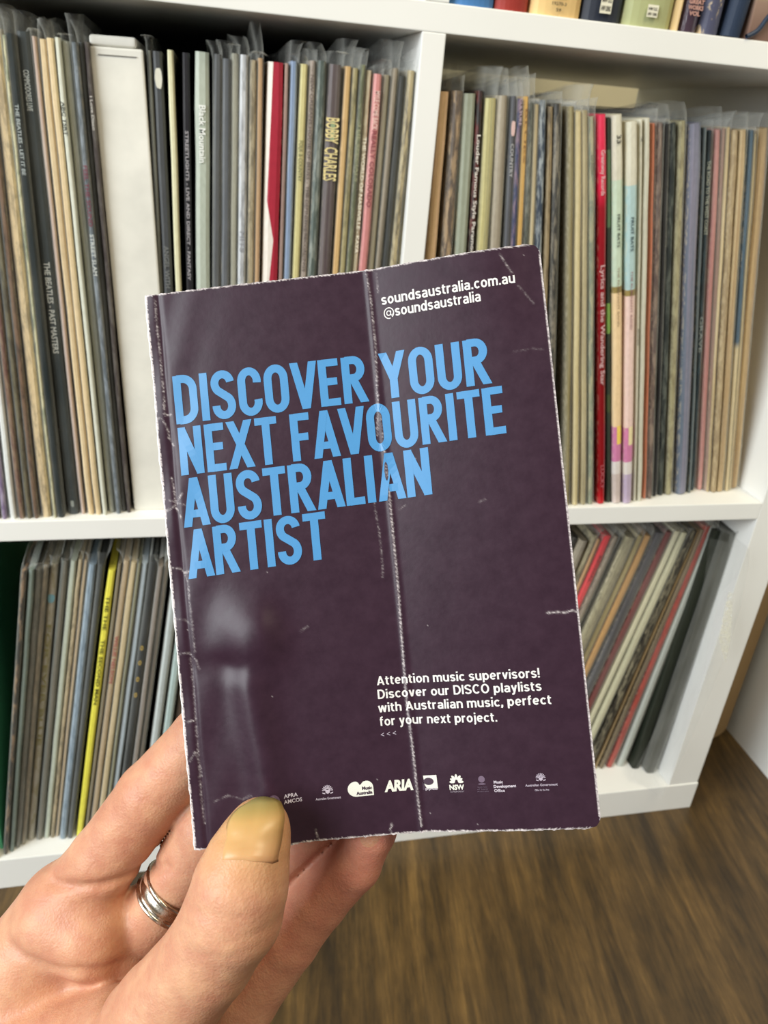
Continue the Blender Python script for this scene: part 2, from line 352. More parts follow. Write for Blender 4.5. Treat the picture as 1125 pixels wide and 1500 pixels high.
def floor_mat():
    t = NT('dark_oak_laminate'); v = t.coord()
    r = t.mapping(v, rot=(0, 0, math.radians(7.5)))
    s1 = t.noise(t.mapping(r, (34, 3.4, 1)), 1.0, 8, .72, .5)
    s2 = t.noise(t.mapping(r, (150, 14, 1)), 1.0, 6, .68, .3)
    s3 = t.noise(t.mapping(r, (10, 3.4, 1), (3, 1, 0)), 1.0, 5, .6, .9)
    s4 = t.noise(v, 60, 4)
    base = t.ramp(s1, [(.30, lin((50, 38, 22))), (.45, lin((82, 63, 34))), (.58, lin((106, 82, 46))), (.74, lin((132, 104, 60)))])
    dark = t.ramp(s3, [(.34, (.35, .34, .33, 1)), (.55, (1, 1, 1, 1))])
    c = t.mix(.75, base, dark, 'MULTIPLY')
    c = t.mix(.8, c, t.ramp(s2, [(.34, (.42, .42, .40, 1)), (.62, (1.1, 1.08, 1.03, 1))]), 'MULTIPLY')
    c = t.mix(.4, c, t.ramp(s4, [(.3, (.6, .6, .6, 1)), (.7, (1.1, 1.1, 1.1, 1))]), 'MULTIPLY')
    # knots
    k = t.node('ShaderNodeTexVoronoi'); k.inputs['Scale'].default_value = 1.0
    t.lk(t.mapping(r, (9, 3.2, 1), (.4, .3, 0)), k.inputs['Vector'])
    kk = t.ramp(k.outputs['Distance'], [(.05, (.3, .28, .26, 1)), (.17, (1, 1, 1, 1))])
    c = t.mix(.6, c, kk, 'MULTIPLY')
    t.base(c); t.rough(t.ramp(s2, [(.3, (.5, .5, .5, 1)), (.7, (.36, .36, .36, 1))]))
    t.bump(s2, .25, .0006)
    return t.m
M_FLOOR = floor_mat()
M_WALL = plain('painted_wall', (240, 234, 208), .8, .03, 12)
M_GREENWALL = plain('green_board', (110, 225, 178), .6, .08, 8)

def film_mat():
    t = NT('clear_film')
    n = t.noise(t.mapping(t.coord(), (60, 60, 14)), 1.0, 3)
    t.base((.66, .67, .62, 1)); t.rough(t.ramp(n, [(.3, (.16, .16, .16, 1)), (.7, (.34, .34, .34, 1))]))
    t.bump(n, .5, .0015)
    tr = t.node('ShaderNodeBsdfTransparent'); mx = t.node('ShaderNodeMixShader')
    lw = t.node('ShaderNodeLayerWeight'); lw.inputs['Blend'].default_value = .35
    f = t.math('ADD', t.math('MULTIPLY', t.math('POWER', lw.outputs['Facing'], 1.6), .55), .025)
    f = t.math('ADD', f, t.math('MULTIPLY', t.math('SUBTRACT', n, .5), .22), True)
    t.lk(f, mx.inputs[0]); t.lk(tr.outputs[0], mx.inputs[1]); t.lk(t.b.outputs[0], mx.inputs[2])
    t.lk(mx.outputs[0], t.n['Material Output'].inputs['Surface'])
    return t.m
M_FILM = film_mat()

def spine_mat(name, c1, c2, pat, seed):
    t = NT(name); v = t.coord(); g = t.coord('Generated')
    off = (seed*1.37 % 7, seed*.71 % 5, seed*2.13 % 9)
    sep = t.node('ShaderNodeSeparateXYZ'); t.lk(g, sep.inputs[0]); gx, gz = sep.outputs[0], sep.outputs[2]
    a, b = lin(c1), lin(c2)
    fine = t.noise(t.mapping(v, (500, 500, 220), off), 1.0, 4, .6)
    mid = t.noise(t.mapping(v, (330, 90, 62), off), 1.0, 6, .7, .3)
    long_ = t.noise(t.mapping(v, (420, 60, 5), off), 1.0, 3, .55)
    if pat == 'plain':
        c = t.mix(t.ramp(mid, [(.55, (0, 0, 0, 1)), (.75, (.5, .5, .5, 1))]), a, b)
    elif pat == 'streak':
        c = t.mix(t.ramp(long_, [(.38, (0, 0, 0, 1)), (.66, (.85, .85, .85, 1))]), a, b)
    elif pat == 'mottle':
        c = t.mix(t.ramp(mid, [(.46, (0, 0, 0, 1)), (.60, (.7, .7, .7, 1))]), a, b)
    elif pat == 'half':
        c = t.mix(t.ramp(gz, [(.42, (0, 0, 0, 1)), (.5, (.25, .25, .25, 1)), (.72, (.2, .2, .2, 1)), (.78, (0, 0, 0, 1))]), a, b)
    elif pat == 'half2':
        c = t.mix(t.ramp(gz, [(.45, (1, 1, 1, 1)), (.47, (0, 0, 0, 1))]), a, lin((208, 190, 148)))
    elif pat == 'swirl':
        edge = t.ramp(gz, [(0, (0, 0, 0, 1)), (.32, (.0, .0, .0, 1)), (.52, (.34, .34, .34, 1)), (.66, (.62, .62, .62, 1)), (.74, (.2, .2, .2, 1)), (1, (.36, .36, .36, 1))])
        c = t.mix(t.math('LESS_THAN', gx, edge), a, b)
    elif pat == 'redtop':
        c = t.ramp(gz, [(0, lin((190, 24, 34))), (.06, lin((140, 14, 22))), (.45, lin((126, 14, 22))), (.8, lin((150, 18, 32))), (.84, lin((214, 34, 66))), (1, lin((226, 60, 90)))])
    elif pat == 'greenbands':
        G = b; D = a; P = lin((126, 168, 82))
        c = t.ramp(gz, [(0, D), (.28, lin((70, 84, 50))), (.33, D), (.5, P), (.575, D), (.76, lin((88, 118, 84))), (.93, D)], 'CONSTANT')
    elif pat in ('fruit1', 'fruit2'):
        foot = lin((206, 190, 182)) if pat == 'fruit1' else lin((188, 170, 192))
        c = t.ramp(gz, [(0, foot), (.09, lin((222, 214, 208))), (.13, lin((206, 128, 166))), (.235, b), (.60, lin((150, 132, 80))), (.617, a), (.86, lin((214, 210, 190)))], 'CONSTANT')
        drip = t.math('MULTIPLY', t.math('MULTIPLY', t.math('GREATER_THAN', gx, .42), t.math('LESS_THAN', gx, .95)),
                      t.math('MULTIPLY', t.math('GREATER_THAN', gz, .185), t.math('LESS_THAN', gz, .24)))
        c = t.mix(drip, c, lin((244, 214, 100)) if pat == 'fruit1' else lin((236, 220, 170)))
    # worn light rims along both edges of the spine, top and foot
    if pat != 'plain':
        ex = t.math('ABSOLUTE', t.math('SUBTRACT', gx, .5))
        rim = t.math('MULTIPLY', t.math('GREATER_THAN', ex, .40), t.math('GREATER_THAN', fine, .53))
        c = t.mix(t.math('MULTIPLY', rim, .16 if sum(c1) < 230 else .4), c, lin((206, 192, 162)))
    c = t.mix(.35, c, t.ramp(fine, [(.25, (.62, .61, .58, 1)), (.6, (1, 1, 1, 1))]), 'MULTIPLY')
    t.base(c); t.rough(.28 if pat in ('redtop', 'fruit1', 'fruit2') else .5)
    t.bump(fine, .25, .0004)
    return t.m

_ink = {}
def ink(rgb, rough=.5):
    k = (rgb, rough)
    if k not in _ink: _ink[k] = plain('ink_%02x%02x%02x' % rgb, rgb, rough, .02, 300)
    return _ink[k]

# ------------------------------------------------------------------ lettering
_tcache = {}
def text_geo(s, offset=0.0, res=3):
    """flat triangulated lettering in the built-in font; baseline 0, cap height 1"""
    k = (s, offset, res)
    if k in _tcache: return _tcache[k]
    cu = bpy.data.curves.new('lettering', 'FONT'); cu.body = s; cu.resolution_u = res; cu.offset = offset
    o = bpy.data.objects.new('lettering', cu); COL.objects.link(o)
    dg = bpy.context.evaluated_depsgraph_get(); dg.update()
    me = bpy.data.meshes.new_from_object(o.evaluated_get(dg))
    bm = bmesh.new(); bm.from_mesh(me); bmesh.ops.triangulate(bm, faces=bm.faces)
    bmesh.ops.remove_doubles(bm, verts=bm.verts, dist=1e-5)
    V = np.array([v.co[:] for v in bm.verts]) if len(bm.verts) else np.zeros((1, 3))
    F = [tuple(v.index for v in f.verts) for f in bm.faces]
    bm.free(); bpy.data.objects.remove(o); bpy.data.curves.remove(cu); bpy.data.meshes.remove(me)
    V[:, 0] -= V[:, 0].min(); V /= 0.73
    _tcache[k] = (V, F)
    return _tcache[k]

def spine_text(parent, s, rgb, ztop, length, height, y=-.0007, x0=0.0, bold=.02, name='spine_lettering'):
    V, F = text_geo(s, bold, 2)
    w = V[:, 0].max()
    X = x0 + (V[:, 1]-.5)*height
    Z = ztop - V[:, 0]/w*length
    me = mesh_from(name, np.stack([X, np.full(len(V), y), Z], 1), F)
    return link(name, me, parent, ink(rgb))

# ------------------------------------------------------------------ setting
fl = link('floor', bm_mesh('floor', box_bm(-3, 3, -3, .78, -.03, 0)), None, M_FLOOR); fl['kind'] = 'structure'
wl = link('wall_back', bm_mesh('wall_back', box_bm(-3, 3, .72, .78, 0, 2.6)), None, M_WALL); wl['kind'] = 'structure'

# ------------------------------------------------------------------ shelf unit
TI, TO, W1, D = .0160, .0377, .335, .390
unit = empty('shelf_unit', (0, 0, 0)); tag(unit, 'white open cube shelving unit filled with records, books on its upper row', 'shelf')
xR = .3395; xRo = xR + .0357
zA0, zA1 = ZB + .335, ZB + .335 + TI       # upper shelf board
zB0, zB1 = ZB - .0165, ZB
zC0, zC1 = 0.0, .0377
zT0 = zA1 + .335
XL = -.3508 - .335                        # inner face of the far left panel
def board(name, *a, bev=.0007): return link(name, bm_mesh(name, box_bm(*a, bev)), unit, M_WHITE)
board('bottom_board', XL-.0357, xRo+.0008, -.0012, D, zC0, zC1)
board('side_panel', xR, xRo, 0, D, zC1, zT0)
board('side_panel', XL-.0357, XL, 0, D, zC1, zT0)
board('top_board', XL-.0357, xRo, 0, D, zT0, zT0+.0377)
for z0, z1 in ((zA0, zA1), (zB0, zB1)):
    board('shelf_board', XL, xR, 0, D, z0, z1)
for xd in (0.0, -.3508+.0004):
    for z0, z1 in ((zC1, zB0), (zB1, zA0), (zA1, zT0)):
        board('divider', xd-.0154, xd, 0, D, z0, z1)

link('added_shade_panel', bm_mesh('added_shade_panel', box_bm(-.3508, -.0154, D-.012, D-.009, zB1, zA0)), unit, plain('painted_shade_dark', (40, 42, 42), .8))  # added dark sheet for the shade behind the upper left records, also blocks light
# ------------------------------------------------------------------ records
def sleeve_mesh(t, h, rng):
    """cardboard jacket: softly rounded spine in front, slightly bellied"""
    prof = [(-.485, .0030), (-.43, .0010), (-.2, 0), (.2, 0), (.43, .0010), (.485, .0030), (.5, .311), (-.5, .311)]
    nz = 10; V = []; F = []
    for k in range(nz+1):
        z = h*k/nz
        wob = rng.uniform(-.00022, .00022); tw = 1 - (0.10 if k in (0, nz) else 0)*1.0
        for (a, y) in prof:
            V.append((a*t*tw*(1+rng.uniform(-.03, .03)) + wob, y + (0.0006 if k in (0, nz) and y < .01 else 0), z))
    n = len(prof)
    for k in range(nz):
        for i in range(n):
            j = (i+1) % n
            F.append((k*n+i, k*n+j, (k+1)*n+j, (k+1)*n+i))
    F.append(tuple(range(n-1, -1, -1))); F.append(tuple(nz*n+i for i in range(n)))
    return mesh_from('sleeve', V, F)

def film_mesh(t, h, hf, rng, flare):
    """thin clear outer sleeve folded round the spine, standing above the jacket and flopping open"""
    hw = t/2 + .0005
    prof = [(-1, .306), (-1, .20), (-1, .10), (-1, .03), (-1, .004), (-.85, .0), (-.3, -.0011), (.3, -.0011), (.85, 0), (1, .004), (1, .03), (1, .10), (1, .20), (1, .306)]
    zs = [.001, .05, .11, .17, .23, .27, h*.99, h+(hf-h)*.35, h+(hf-h)*.7, hf]
    lean = rng.uniform(-1, 1)*flare; op = rng.uniform(.2, 1)*flare; V = []
    ph = rng.uniform(0, 6)
    for k, z in enumerate(zs):
        e = max(0, (z-h)/(hf-h)) if hf > h else 0
        for i, (a, y) in enumerate(prof):
            x = a*hw + rng.uniform(-.0002, .0002)
            x += e*e*(lean + a*op*.6) + e*.0012*math.sin(y*40+ph)
            zz = z - (e**3)*(.004*(1+math.sin(y*23+ph)) + (.0 if y < .05 else .012*rng.random()))
            V.append((x, y - e*rng.uniform(0, .0012), zz))
    n = len(prof); F = [(k*n+i, k*n+i+1, (k+1)*n+i+1, (k+1)*n+i) for k in range(len(zs)-1) for i in range(n-1)]
    return mesh_from('plastic_sleeve', V, F, True)

TEXTS = {
 'black, small white lettering': [('THE BEATLES - LET IT BE', (176, 184, 182), .70, .33, .42)],
 'wide charcoal, white title lettering': [('COMMODORES LIVE', (190, 196, 192), .86, .19, .40), ('THE BEATLES - PAST MASTERS', (196, 198, 190), .50, .40, .46)],
 'thin white, black stamped title': [('ABC TSRT', (50, 54, 50), .72, .15, .72)],
 'slate grey, maroon and white lettering': [('FEEL THE SOUND', (120, 44, 62), .62, .22, .7), ('STREET SLAM', (206, 210, 206), .37, .15, .7)],
 'dark brown-grey, white script': [('I Love Disco', (196, 192, 184), .66, .19, .5)],
 'charcoal, white chipped sticker': [('ANGEL WITH', (112, 114, 112), .22, .12, .5)],
 'glossy black, fine white lettering': [('STREETLIGHTS - LIVE AND DIRECT - FANTASY', (168, 164, 168), .64, .60, .42)],
 'wide silver-grey, white title lettering': [('Black Mountain', (238, 240, 236), .72, .26, .42)],
 'dark grey, plastic-covered': [('GOLD', (130, 132, 134), .55, .06, .5)],
 'silver-white, torn shrink-wrap': [('HITS', (150, 152, 158), .22, .08, .6)],
 'pale yellow': [('FOLK & COUNTRY', (130, 128, 84), .62, .20, .55)],
 'pinkish grey, closely lettered': [('NEW ORLEANS HOUSE OF BLUES - THE DEFINITIVE RECORDINGS', (104, 92, 86), .90, .80, .55)],
 'dark plum, fat cream block letters': [('BOBBY', (232, 214, 152), .74, .17, .98), ('CHARLES', (232, 214, 152), .55, .19, .98)],
 'thin dark olive, faint lettering': [('THE SPECIALS', (150, 150, 116), .62, .24, .6)],
 'cream, raised pale title': [('THE WORLD OF NASHVILLE - KAYA', (246, 240, 222), .70, .55, .6)],
 'salmon pink, darker lettering': [('MYLE COME BACK', (240, 206, 196), .94, .22, .62), ('REALLY COLORADO', (146, 66, 74), .68, .24, .55)],
 'black, white script title': [('Louder Famous Style Paramore', (222, 216, 206), .78, .60, .62)],
 'navy, pink-lettered': [('CULTURE', (190, 168, 176), .40, .20, .6)],
 'dark, pink-stickered': [('COUNTRY', (186, 186, 186), .35, .16, .6)],
 'glossy deep red, white lettering': [('Greenway Records', (218, 176, 178), .81, .24, .5), ('Lyrics and the Wandering Star', (206, 168, 168), .52, .34, .55), ('LUCKY', (176, 90, 96), .14, .07, .5)],
 'mint-topped peach, black lettering': [('33', (60, 60, 54), .90, .03, .42), ('FRUIT BATS', (70, 78, 70), .70, .11, .26), ('THE RUMINANT BAND', (140, 116, 90), .57, .20, .16)],
 'blue-topped pink, black lettering': [('FRUIT BATS', (66, 84, 90), .70, .11, .30), ('THE RUMINANT BAND', (150, 110, 110), .57, .20, .18)],
 'thin off-white': [('TM', (90, 88, 80), .93, .012, .4), ('SONG', (120, 116, 104), .42, .05, .5)],
 'blue-black, pale block lettering': [('THE ROAD TO THE WEST COAST', (178, 184, 170), .80, .40, .6), ('GRAVE', (150, 160, 160), .60, .10, .6)],
 'plain black': [('HOLD ON', (60, 60, 62), .5, .12, .5)],
 'amber yellow': [('BLUES', (150, 110, 60), .8, .16, .4)],
 'bright yellow': [('THE THE', (96, 90, 40), .90, .12, .50), ('THE SECOND MAN', (96, 90, 40), .66, .24, .50)],
 'tan, red-lettered': [('WILLIE NELSON', (170, 80, 72), .66, .22, .6)],
 'cream and lilac, olive-lettered': [('FOR EVER BLUE', (128, 120, 66), .72, .40, .6)],
 'black, gold-dotted': [('o', (190, 160, 70), .64, .018, .62), ('o', (190, 160, 70), .58, .018, .62), ('o', (190, 160, 70), .52, .018, .62), ('o', (190, 160, 70), .46, .018, .62)],
 'bright coral red': [('REVIVAL', (120, 24, 34), .93, .12, .28)],
 'grey-green': [('COUNTRY', (110, 110, 90), .75, .12, .5)],
}
STICK = {  # small stickers / chips on a spine: z fraction, height, width fraction, colour
 'charcoal, white chipped sticker': (TPOS['charcoal, white chipped sticker'][1][0]-.018, .012, .72, (216, 214, 200)),
 'dark, pink-stickered': (TPOS['dark, pink-stickered'][1][0]-.015, .010, .85, (224, 190, 184)),
 'cream and lilac, olive-lettered': (TPOS['cream and lilac, olive-lettered'][1][0]-.012, .009, .9, (112, 160, 172)),
 'wide charcoal, white title lettering': (.03, .006, .3, (150, 156, 150)),
 'dark plum, fat cream block letters': (.88, .014, .4, (150, 170, 130)),
}
BAY = {'upper left': (ZB, .312), 'upper right': (ZB, .305), 'lower left': (zC1, .309), 'lower right': (zC1, .309)}
used_labels = set()
seed = 0
for bay, rows in RECS.items():
    zf, hh = BAY[bay]
    prev = None
    for i, (x0, ys, tilt, t, desc, c1, c2, pat) in enumerate(rows):
        seed += 1; rng = random.Random(seed*13)
        h = hh + rng.uniform(-.0022, .0022)
        if desc == 'bright yellow': h = .301
        t_in = max(.0014, t*.985 - .00015)
        ys = max(.0035, ys + rng.uniform(-.0018, .0018))
        root = empty('record', (x0, ys, zf + abs(math.sin(tilt))*(t_in/2+.0006)), (0, tilt, 0))
        if desc == 'HIDDEN':
            tag(root, 'record sleeve standing hidden behind the booklet, %s compartment' % bay, 'record', 'records hidden behind the booklet, '+bay)
        else:
            near = (prev.split(',')[0]+' one') if prev and prev != 'HIDDEN' else ('compartment side' if prev is None else 'hidden ones')
            lab = '%s record sleeve, just right of the %s, %s' % (desc, near, bay)
            if len(lab.split()) > 16: lab = '%s record sleeve, right of the %s, %s' % (desc, near, bay)
            if len(lab.split()) > 16: lab = '%s record, right of %s, %s' % (desc, near, bay)
            assert lab not in used_labels, lab
            used_labels.add(lab)
            tag(root, lab, 'record', 'records in the %s compartment' % bay)
        prev = desc
        sl = link('sleeve', sleeve_mesh(t_in, h, rng), root, spine_mat('sleeve_%03d' % seed, c1, c2, pat, seed))
        for q, (s, rgb, zt, ln, hr) in enumerate(TEXTS.get(desc, [])):
            zt, ln = TPOS[desc][q]
            spine_text(root, s, rgb, h*zt, h*ln, t_in*hr)
        if desc in STICK:
            zt, sh, wf, rgb = STICK[desc]; w = t_in*wf/2; zc = h*zt; n = 10; V = []
            for k in range(n):
                a = 2*math.pi*k/n; r = .85+.15*rng.random()
                cx, cz = math.cos(a), math.sin(a)
                V.append((w*r*math.copysign(abs(cx)**.6, cx), -.0006, zc + sh/2*r*math.copysign(abs(cz)**.6, cz)))
            link('spine_sticker', mesh_from('spine_sticker', V, [tuple(range(n))]), root, ink(rgb))
        bare = desc in ('glossy black, fine white lettering', 'wide silver-grey, white title lettering', 'glossy deep red, white lettering',
                        'mint-topped peach, black lettering', 'blue-topped pink, black lettering', 'bone white', 'bright yellow', 'red, white-swept left edge')
        if not bare and desc != 'HIDDEN' and rng.random() < .86:
            top = {'upper left': .3315, 'upper right': .329, 'lower left': .326, 'lower right': .326}[bay]
            hf = min(h + rng.uniform(.006, .020), top*math.cos(tilt))
            if desc in ('wide sage-grey', 'olive-cream, plastic-glazed', 'wide charcoal, white title lettering', 'dark brown-grey, white script', 'taupe', 'wide blue-violet'):
                hf = top
            link('plastic_sleeve', film_mesh(t_in, h, hf, rng, .004 if bay.startswith('upper') else .006), root, M_FILM)

# a bowed empty outer sleeve standing against the right panel of the lower right compartment
def loose_film():
    edge = [(.3250, .0325), (.3345, .1009), (.3420, .1744), (.3452, .2345), (.3425, .2831), (.3353, .3293), (.3314, .3485)]
    V = []; nx = 9
    for k, (x, z) in enumerate(edge):
        for i in range(nx+1):
            q = i/nx; y = -.012 + .30*q
            xi = min(x, .3375) if y > -.002 else x
            xx = xi*(1-min(1, q*2.5)) + .3372*min(1, q*2.5)
            if i in (1, 2): xx = min(xx, .3380)
            V.append((xx + .0012*math.sin(k*1.7+i), y, max(z, zC1+.002) if y > -.0015 else z))
    F = [(k*(nx+1)+i, k*(nx+1)+i+1, (k+1)*(nx+1)+i+1, (k+1)*(nx+1)+i) for k in range(len(edge)-1) for i in range(nx)]
    # front leaf folding back to the left, in front of the last records
    n0 = len(V)
    for k, (x, z) in enumerate(edge):
        for i in range(6):
            q = i/5; V.append((x - .028*q, -.012 + .022*q**.8*(1 if k else 1.0), z + (.012*q if k == 0 else 0)))
    F += [(n0+k*6+i, n0+(k+1)*6+i, n0+(k+1)*6+i+1, n0+k*6+i+1) for k in range(len(edge)-1) for i in range(5)]
    return mesh_from('loose_outer_sleeve', V, F, True)
lf = link('loose_outer_sleeve', loose_film(), None, M_FILM)
tag(lf, 'empty clear plastic outer sleeve bulging out at the right panel, lower right compartment', 'plastic sleeve')
rs = random.Random(5)
sc_pts = [(.3228, .3054), (.3240, .290), (.3255, .276), (.3273, .2667), (.3290, .253), (.3334, .2419), (.3400, .232), (.3463, .2210), (.3440, .235), (.3425, .2494), (.3370, .270), (.3325, .288), (.3285, .303)]
sc_v = [(x-.003+rs.uniform(-.0004, .0004), -.0165, z) for x, z in sc_pts]
link('white_scuff', mesh_from('white_scuff', sc_v, [tuple(range(len(sc_v)))]), lf, None)
t = NT('scuffed_film'); n = t.noise(t.coord(), 260, 5, .7); t.base((.86, .86, .74, 1)); t.rough(.5)
tr = t.node('ShaderNodeBsdfTransparent'); mx = t.node('ShaderNodeMixShader'); t.lk(t.ramp(n, [(.35, (.05, .05, .05, 1)), (.6, (.95, .95, .95, 1))]), mx.inputs[0])
t.lk(tr.outputs[0], mx.inputs[1]); t.lk(t.b.outputs[0], mx.inputs[2]); t.lk(mx.outputs[0], t.n['Material Output'].inputs['Surface'])
lf.children[0].data.materials.append(t.m)

# teal green board standing against the left divider of the lower left compartment
gb = link('green_record_sleeve', bm_mesh('green', box_bm(-.3502, -.3472, .012, .327, zC1, zC1+.314, .0006)), None, M_GREENWALL)
tag(gb, 'plain deep green sleeve standing flat against the left divider, lower left compartment', 'record')

# white box set
bx = empty('box_set', (-.1926, .0138, ZB), (0, -.019, 0)); tag(bx, 'thick off-white slipcase box set between grey records, upper left compartment', 'box')
M_CARD = plain('off_white_card', (230, 228, 218), .6, .07, 34, bump=.2)
bm = box_bm(-.0152, .0152, 0, .312, 0, .3105, .0012); link('case', bm_mesh('case', bm), bx, M_CARD)
bm = box_bm(-.0152, .0118, .0004, .30, .3107, .3165, .0022, 3); link('lid', bm_mesh('lid', bm), bx, M_CARD)
bm = box_bm(-.0108, .0112, -.0005, .0004, .3060, .3064, 0); link('pencil_line', bm_mesh('pencil_line', bm), bx, ink((96, 90, 84)))

# ------------------------------------------------------------------ books on the upper row
M_PAPER = plain('book_paper', (226, 210, 170), .8, .1, 200)
def book(x0, x1, h, depth, mat, label, group='old books on the upper row', tilt=0.0, flat_page=False, y=.0):
    t = x1-x0
    r = empty('book', ((x0+x1)/2, y, zA1+abs(math.sin(tilt))*t/2), (0, tilt, 0)); tag(r, label, 'book', group)
    V = []; n = 9; rows = 7
    for k in range(rows):
        z = h*k/(rows-1)
        for i in range(n):
            a = i/(n-1)*2-1
            V.append((a*t/2, .0012 + .006*(1-math.sqrt(max(0, 1-a*a*.96)))*1.1 - (.0008 if 0 < k < rows-1 else 0), z))
        V.append((t/2, depth, z)); V.append((t/2-.003, depth, z)); V.append((t/2-.003, .012, z)); V.append((-t/2+.003, .012, z)); V.append((-t/2+.003, depth, z)); V.append((-t/2, depth, z))
    m = n+6
    F = [(k*m+i, k*m+(i+1) % m, (k+1)*m+(i+1) % m, (k+1)*m+i) for k in range(rows-1) for i in range(m)]
    F.append(tuple(range(m-1, -1, -1))); F.append(tuple((rows-1)*m+i for i in range(m)))
    link('cover', mesh_from('cover', V, F), r, mat)
    link('page_block', bm_mesh('page_block', box_bm(-t/2+.0031, t/2-.0031, .013, depth-.004, .003, h-.003)), r, M_PAPER)
    return r
def cloth(name, c1, c2, thr=.55, rough=.6, scale=26):
    t = NT(name); v = t.coord(); n = t.noise(t.mapping(v, (scale*1.6, scale, scale)), 1.0, 5, .65, .4); w = t.noise(v, 700, 2)
    t.base(t.mix(t.ramp(n, [(thr, (0, 0, 0, 1)), (thr+.06, (1, 1, 1, 1))]), lin(c1), lin(c2))); t.rough(rough); t.bump(w, .25, .0004)
    return t.m
def white_label(r, w, h, zc, x0, lines, rgb=(232, 228, 206), y=-.0004):
    me = mesh_from('spine_label', [(x0-w/2, y, zc-h/2), (x0+w/2, y, zc-h/2), (x0+w/2, y, zc+h/2), (x0-w/2, y, zc+h/2)], [(0, 1, 2, 3)])
    lb = link('spine_label', me, r, ink(rgb))
    for k, s in enumerate(lines):
        V, F = text_geo(s, .02, 2); ww = V[:, 0].max(); sz = h*.26
        X = x0 + (V[:, 0]/ww-.5)*w*.82; Z = zc + h*(.18-.42*k) + (V[:, 1]-.5)*sz
        link('label_lettering', mesh_from('label_lettering', np.stack([X, np.full(len(V), y-.0002), Z], 1), F), lb, ink((60, 56, 50)))
book(.0015, .0300, .235, .17, cloth('blue_cloth', (66, 120, 176), (96, 132, 160), .62), 'blue cloth book at the left end of the upper row, beside the divider')
book(.0312, .0527, .225, .16, cloth('red_cloth', (150, 44, 34), (170, 60, 44), .6), 'brick red book between the blue and tan books, upper row')
b = book(.0545, .0882, .24, .17, cloth('tan_cloth', (226, 192, 130), (196, 150, 88), .6), 'tan yellow book with black numbers on its spine, upper row')
for s, z, w, hh_ in (('MAKER', .0100, .0085, .0018), ('19270-3', .0067, .0095, .0018), ('59', .0034, .0035, .0018)):
    V, F = text_geo(s, .02, 2); ww = V[:, 0].max()
    link('spine_lettering', mesh_from('spine_lettering', np.stack([(V[:, 0]/ww-.5)*w, np.full(len(V), -.0004), z+(V[:, 1]-.5)*hh_], 1), F), b, ink((70, 56, 40)))
b = book(.0902, .1166, .235, .17, cloth('navy_cloth', (30, 36, 50), (60, 62, 70), .66), 'navy blue book with a white spine label beside the sage one, upper row')
white_label(b, .0078, .0110, .0100, -.0005, ['MW U.S', 'HW USNS'])
b = book(.1186, .1525, .24, .17, cloth('sage_cloth', (168, 172, 124), (190, 186, 140), .6), 'wide sage green book with a small white spine label, upper row')
white_label(b, .0076, .0068, .0090, .000, ['HW U.S.', 'HW 1900'])
book(.1540, .1580, .22, .15, cloth('tan_thin', (206, 176, 126), (160, 124, 80), .55), 'narrow tan book squeezed between the sage and brown glossy books, upper row')
b = book(.1585, .1722, .225, .16, cloth('plum_gloss', (66, 50, 62), (150, 116, 100), .6, .2), 'glossy plum brown book with blurred pink lettering, upper row')
for k, (s, w) in enumerate((('GREAT', .011), ('WORKS', .011), ('VOL', .008))):
    V, F = text_geo(s, .04, 2); ww = V[:, 0].max()
    link('spine_lettering', mesh_from('spine_lettering', np.stack([(V[:, 0]/ww-.5)*w, np.full(len(V), -.0004), .0170-k*.0032+(V[:, 1]-.5)*.0024], 1), F), b, ink((196, 150, 136)))
book(.1735, .1885, .23, .16, cloth('torn_blue', (72, 74, 96), (214, 190, 150), .54, .5, 60), 'tattered blue grey book with flaking spine, upper row')
book(.1912, .2058, .25, .18, cloth('navy_plain', (24, 42, 66), (34, 56, 80), .6), 'plain navy book leaning slightly right, upper row', tilt=.07)
# picture-covered box at the right end, a dark cord hanging over its front
def picture_mat():
    t = NT('picture_cover'); g = t.coord('Generated'); sep = t.node('ShaderNodeSeparateXYZ'); t.lk(g, sep.inputs[0])
    w = t.math('ADD', sep.outputs[2], t.math('MULTIPLY', t.noise(g, 5), .03))
    c = t.ramp(w, [(0, lin((112, 84, 74))), (.10, lin((150, 124, 108))), (.125, lin((190, 176, 128))), (.19, lin((176, 178, 146))), (.4, lin((150, 170, 150)))])
    t.base(c); t.rough(.4); return t.m
pbx = link('picture_box', bm_mesh('picture_box', box_bm(.2095, .3150, .003, .20, zA1, zA1+.26, .001)), None, picture_mat())
tag(pbx, 'brown and green picture covered box at the right end of the upper row', 'box')
cu = bpy.data.curves.new('cord', 'CURVE'); cu.dimensions = '3D'; cu.bevel_depth = .0015; cu.bevel_resolution = 3
sp = cu.splines.new('NURBS'); pts = [(.2070, -.001, .000), (.2110, -.001, .0015), (.2155, -.001, .005), (.2185, -.001, .011), (.2225, -.001, .016), (.235, -.001, .021), (.26, -.001, .020), (.28, -.001, .001)]
sp.points.add(len(pts)-1)
for p, q in zip(sp.points, pts): p.co = (q[0], q[1]+.001, q[2]+zA1+.0015, 1)
sp.use_endpoint_u = True; sp.order_u = 3
tmp = bpy.data.objects.new('tmp', cu); COL.objects.link(tmp)
dg = bpy.context.evaluated_depsgraph_get(); dg.update()
me = bpy.data.meshes.new_from_object(tmp.evaluated_get(dg)); bpy.data.objects.remove(tmp)
cd = link('cord', me, None, ink((26, 44, 66))); tag(cd, 'dark blue cord looping in front of the picture covered box, upper row', 'cord')

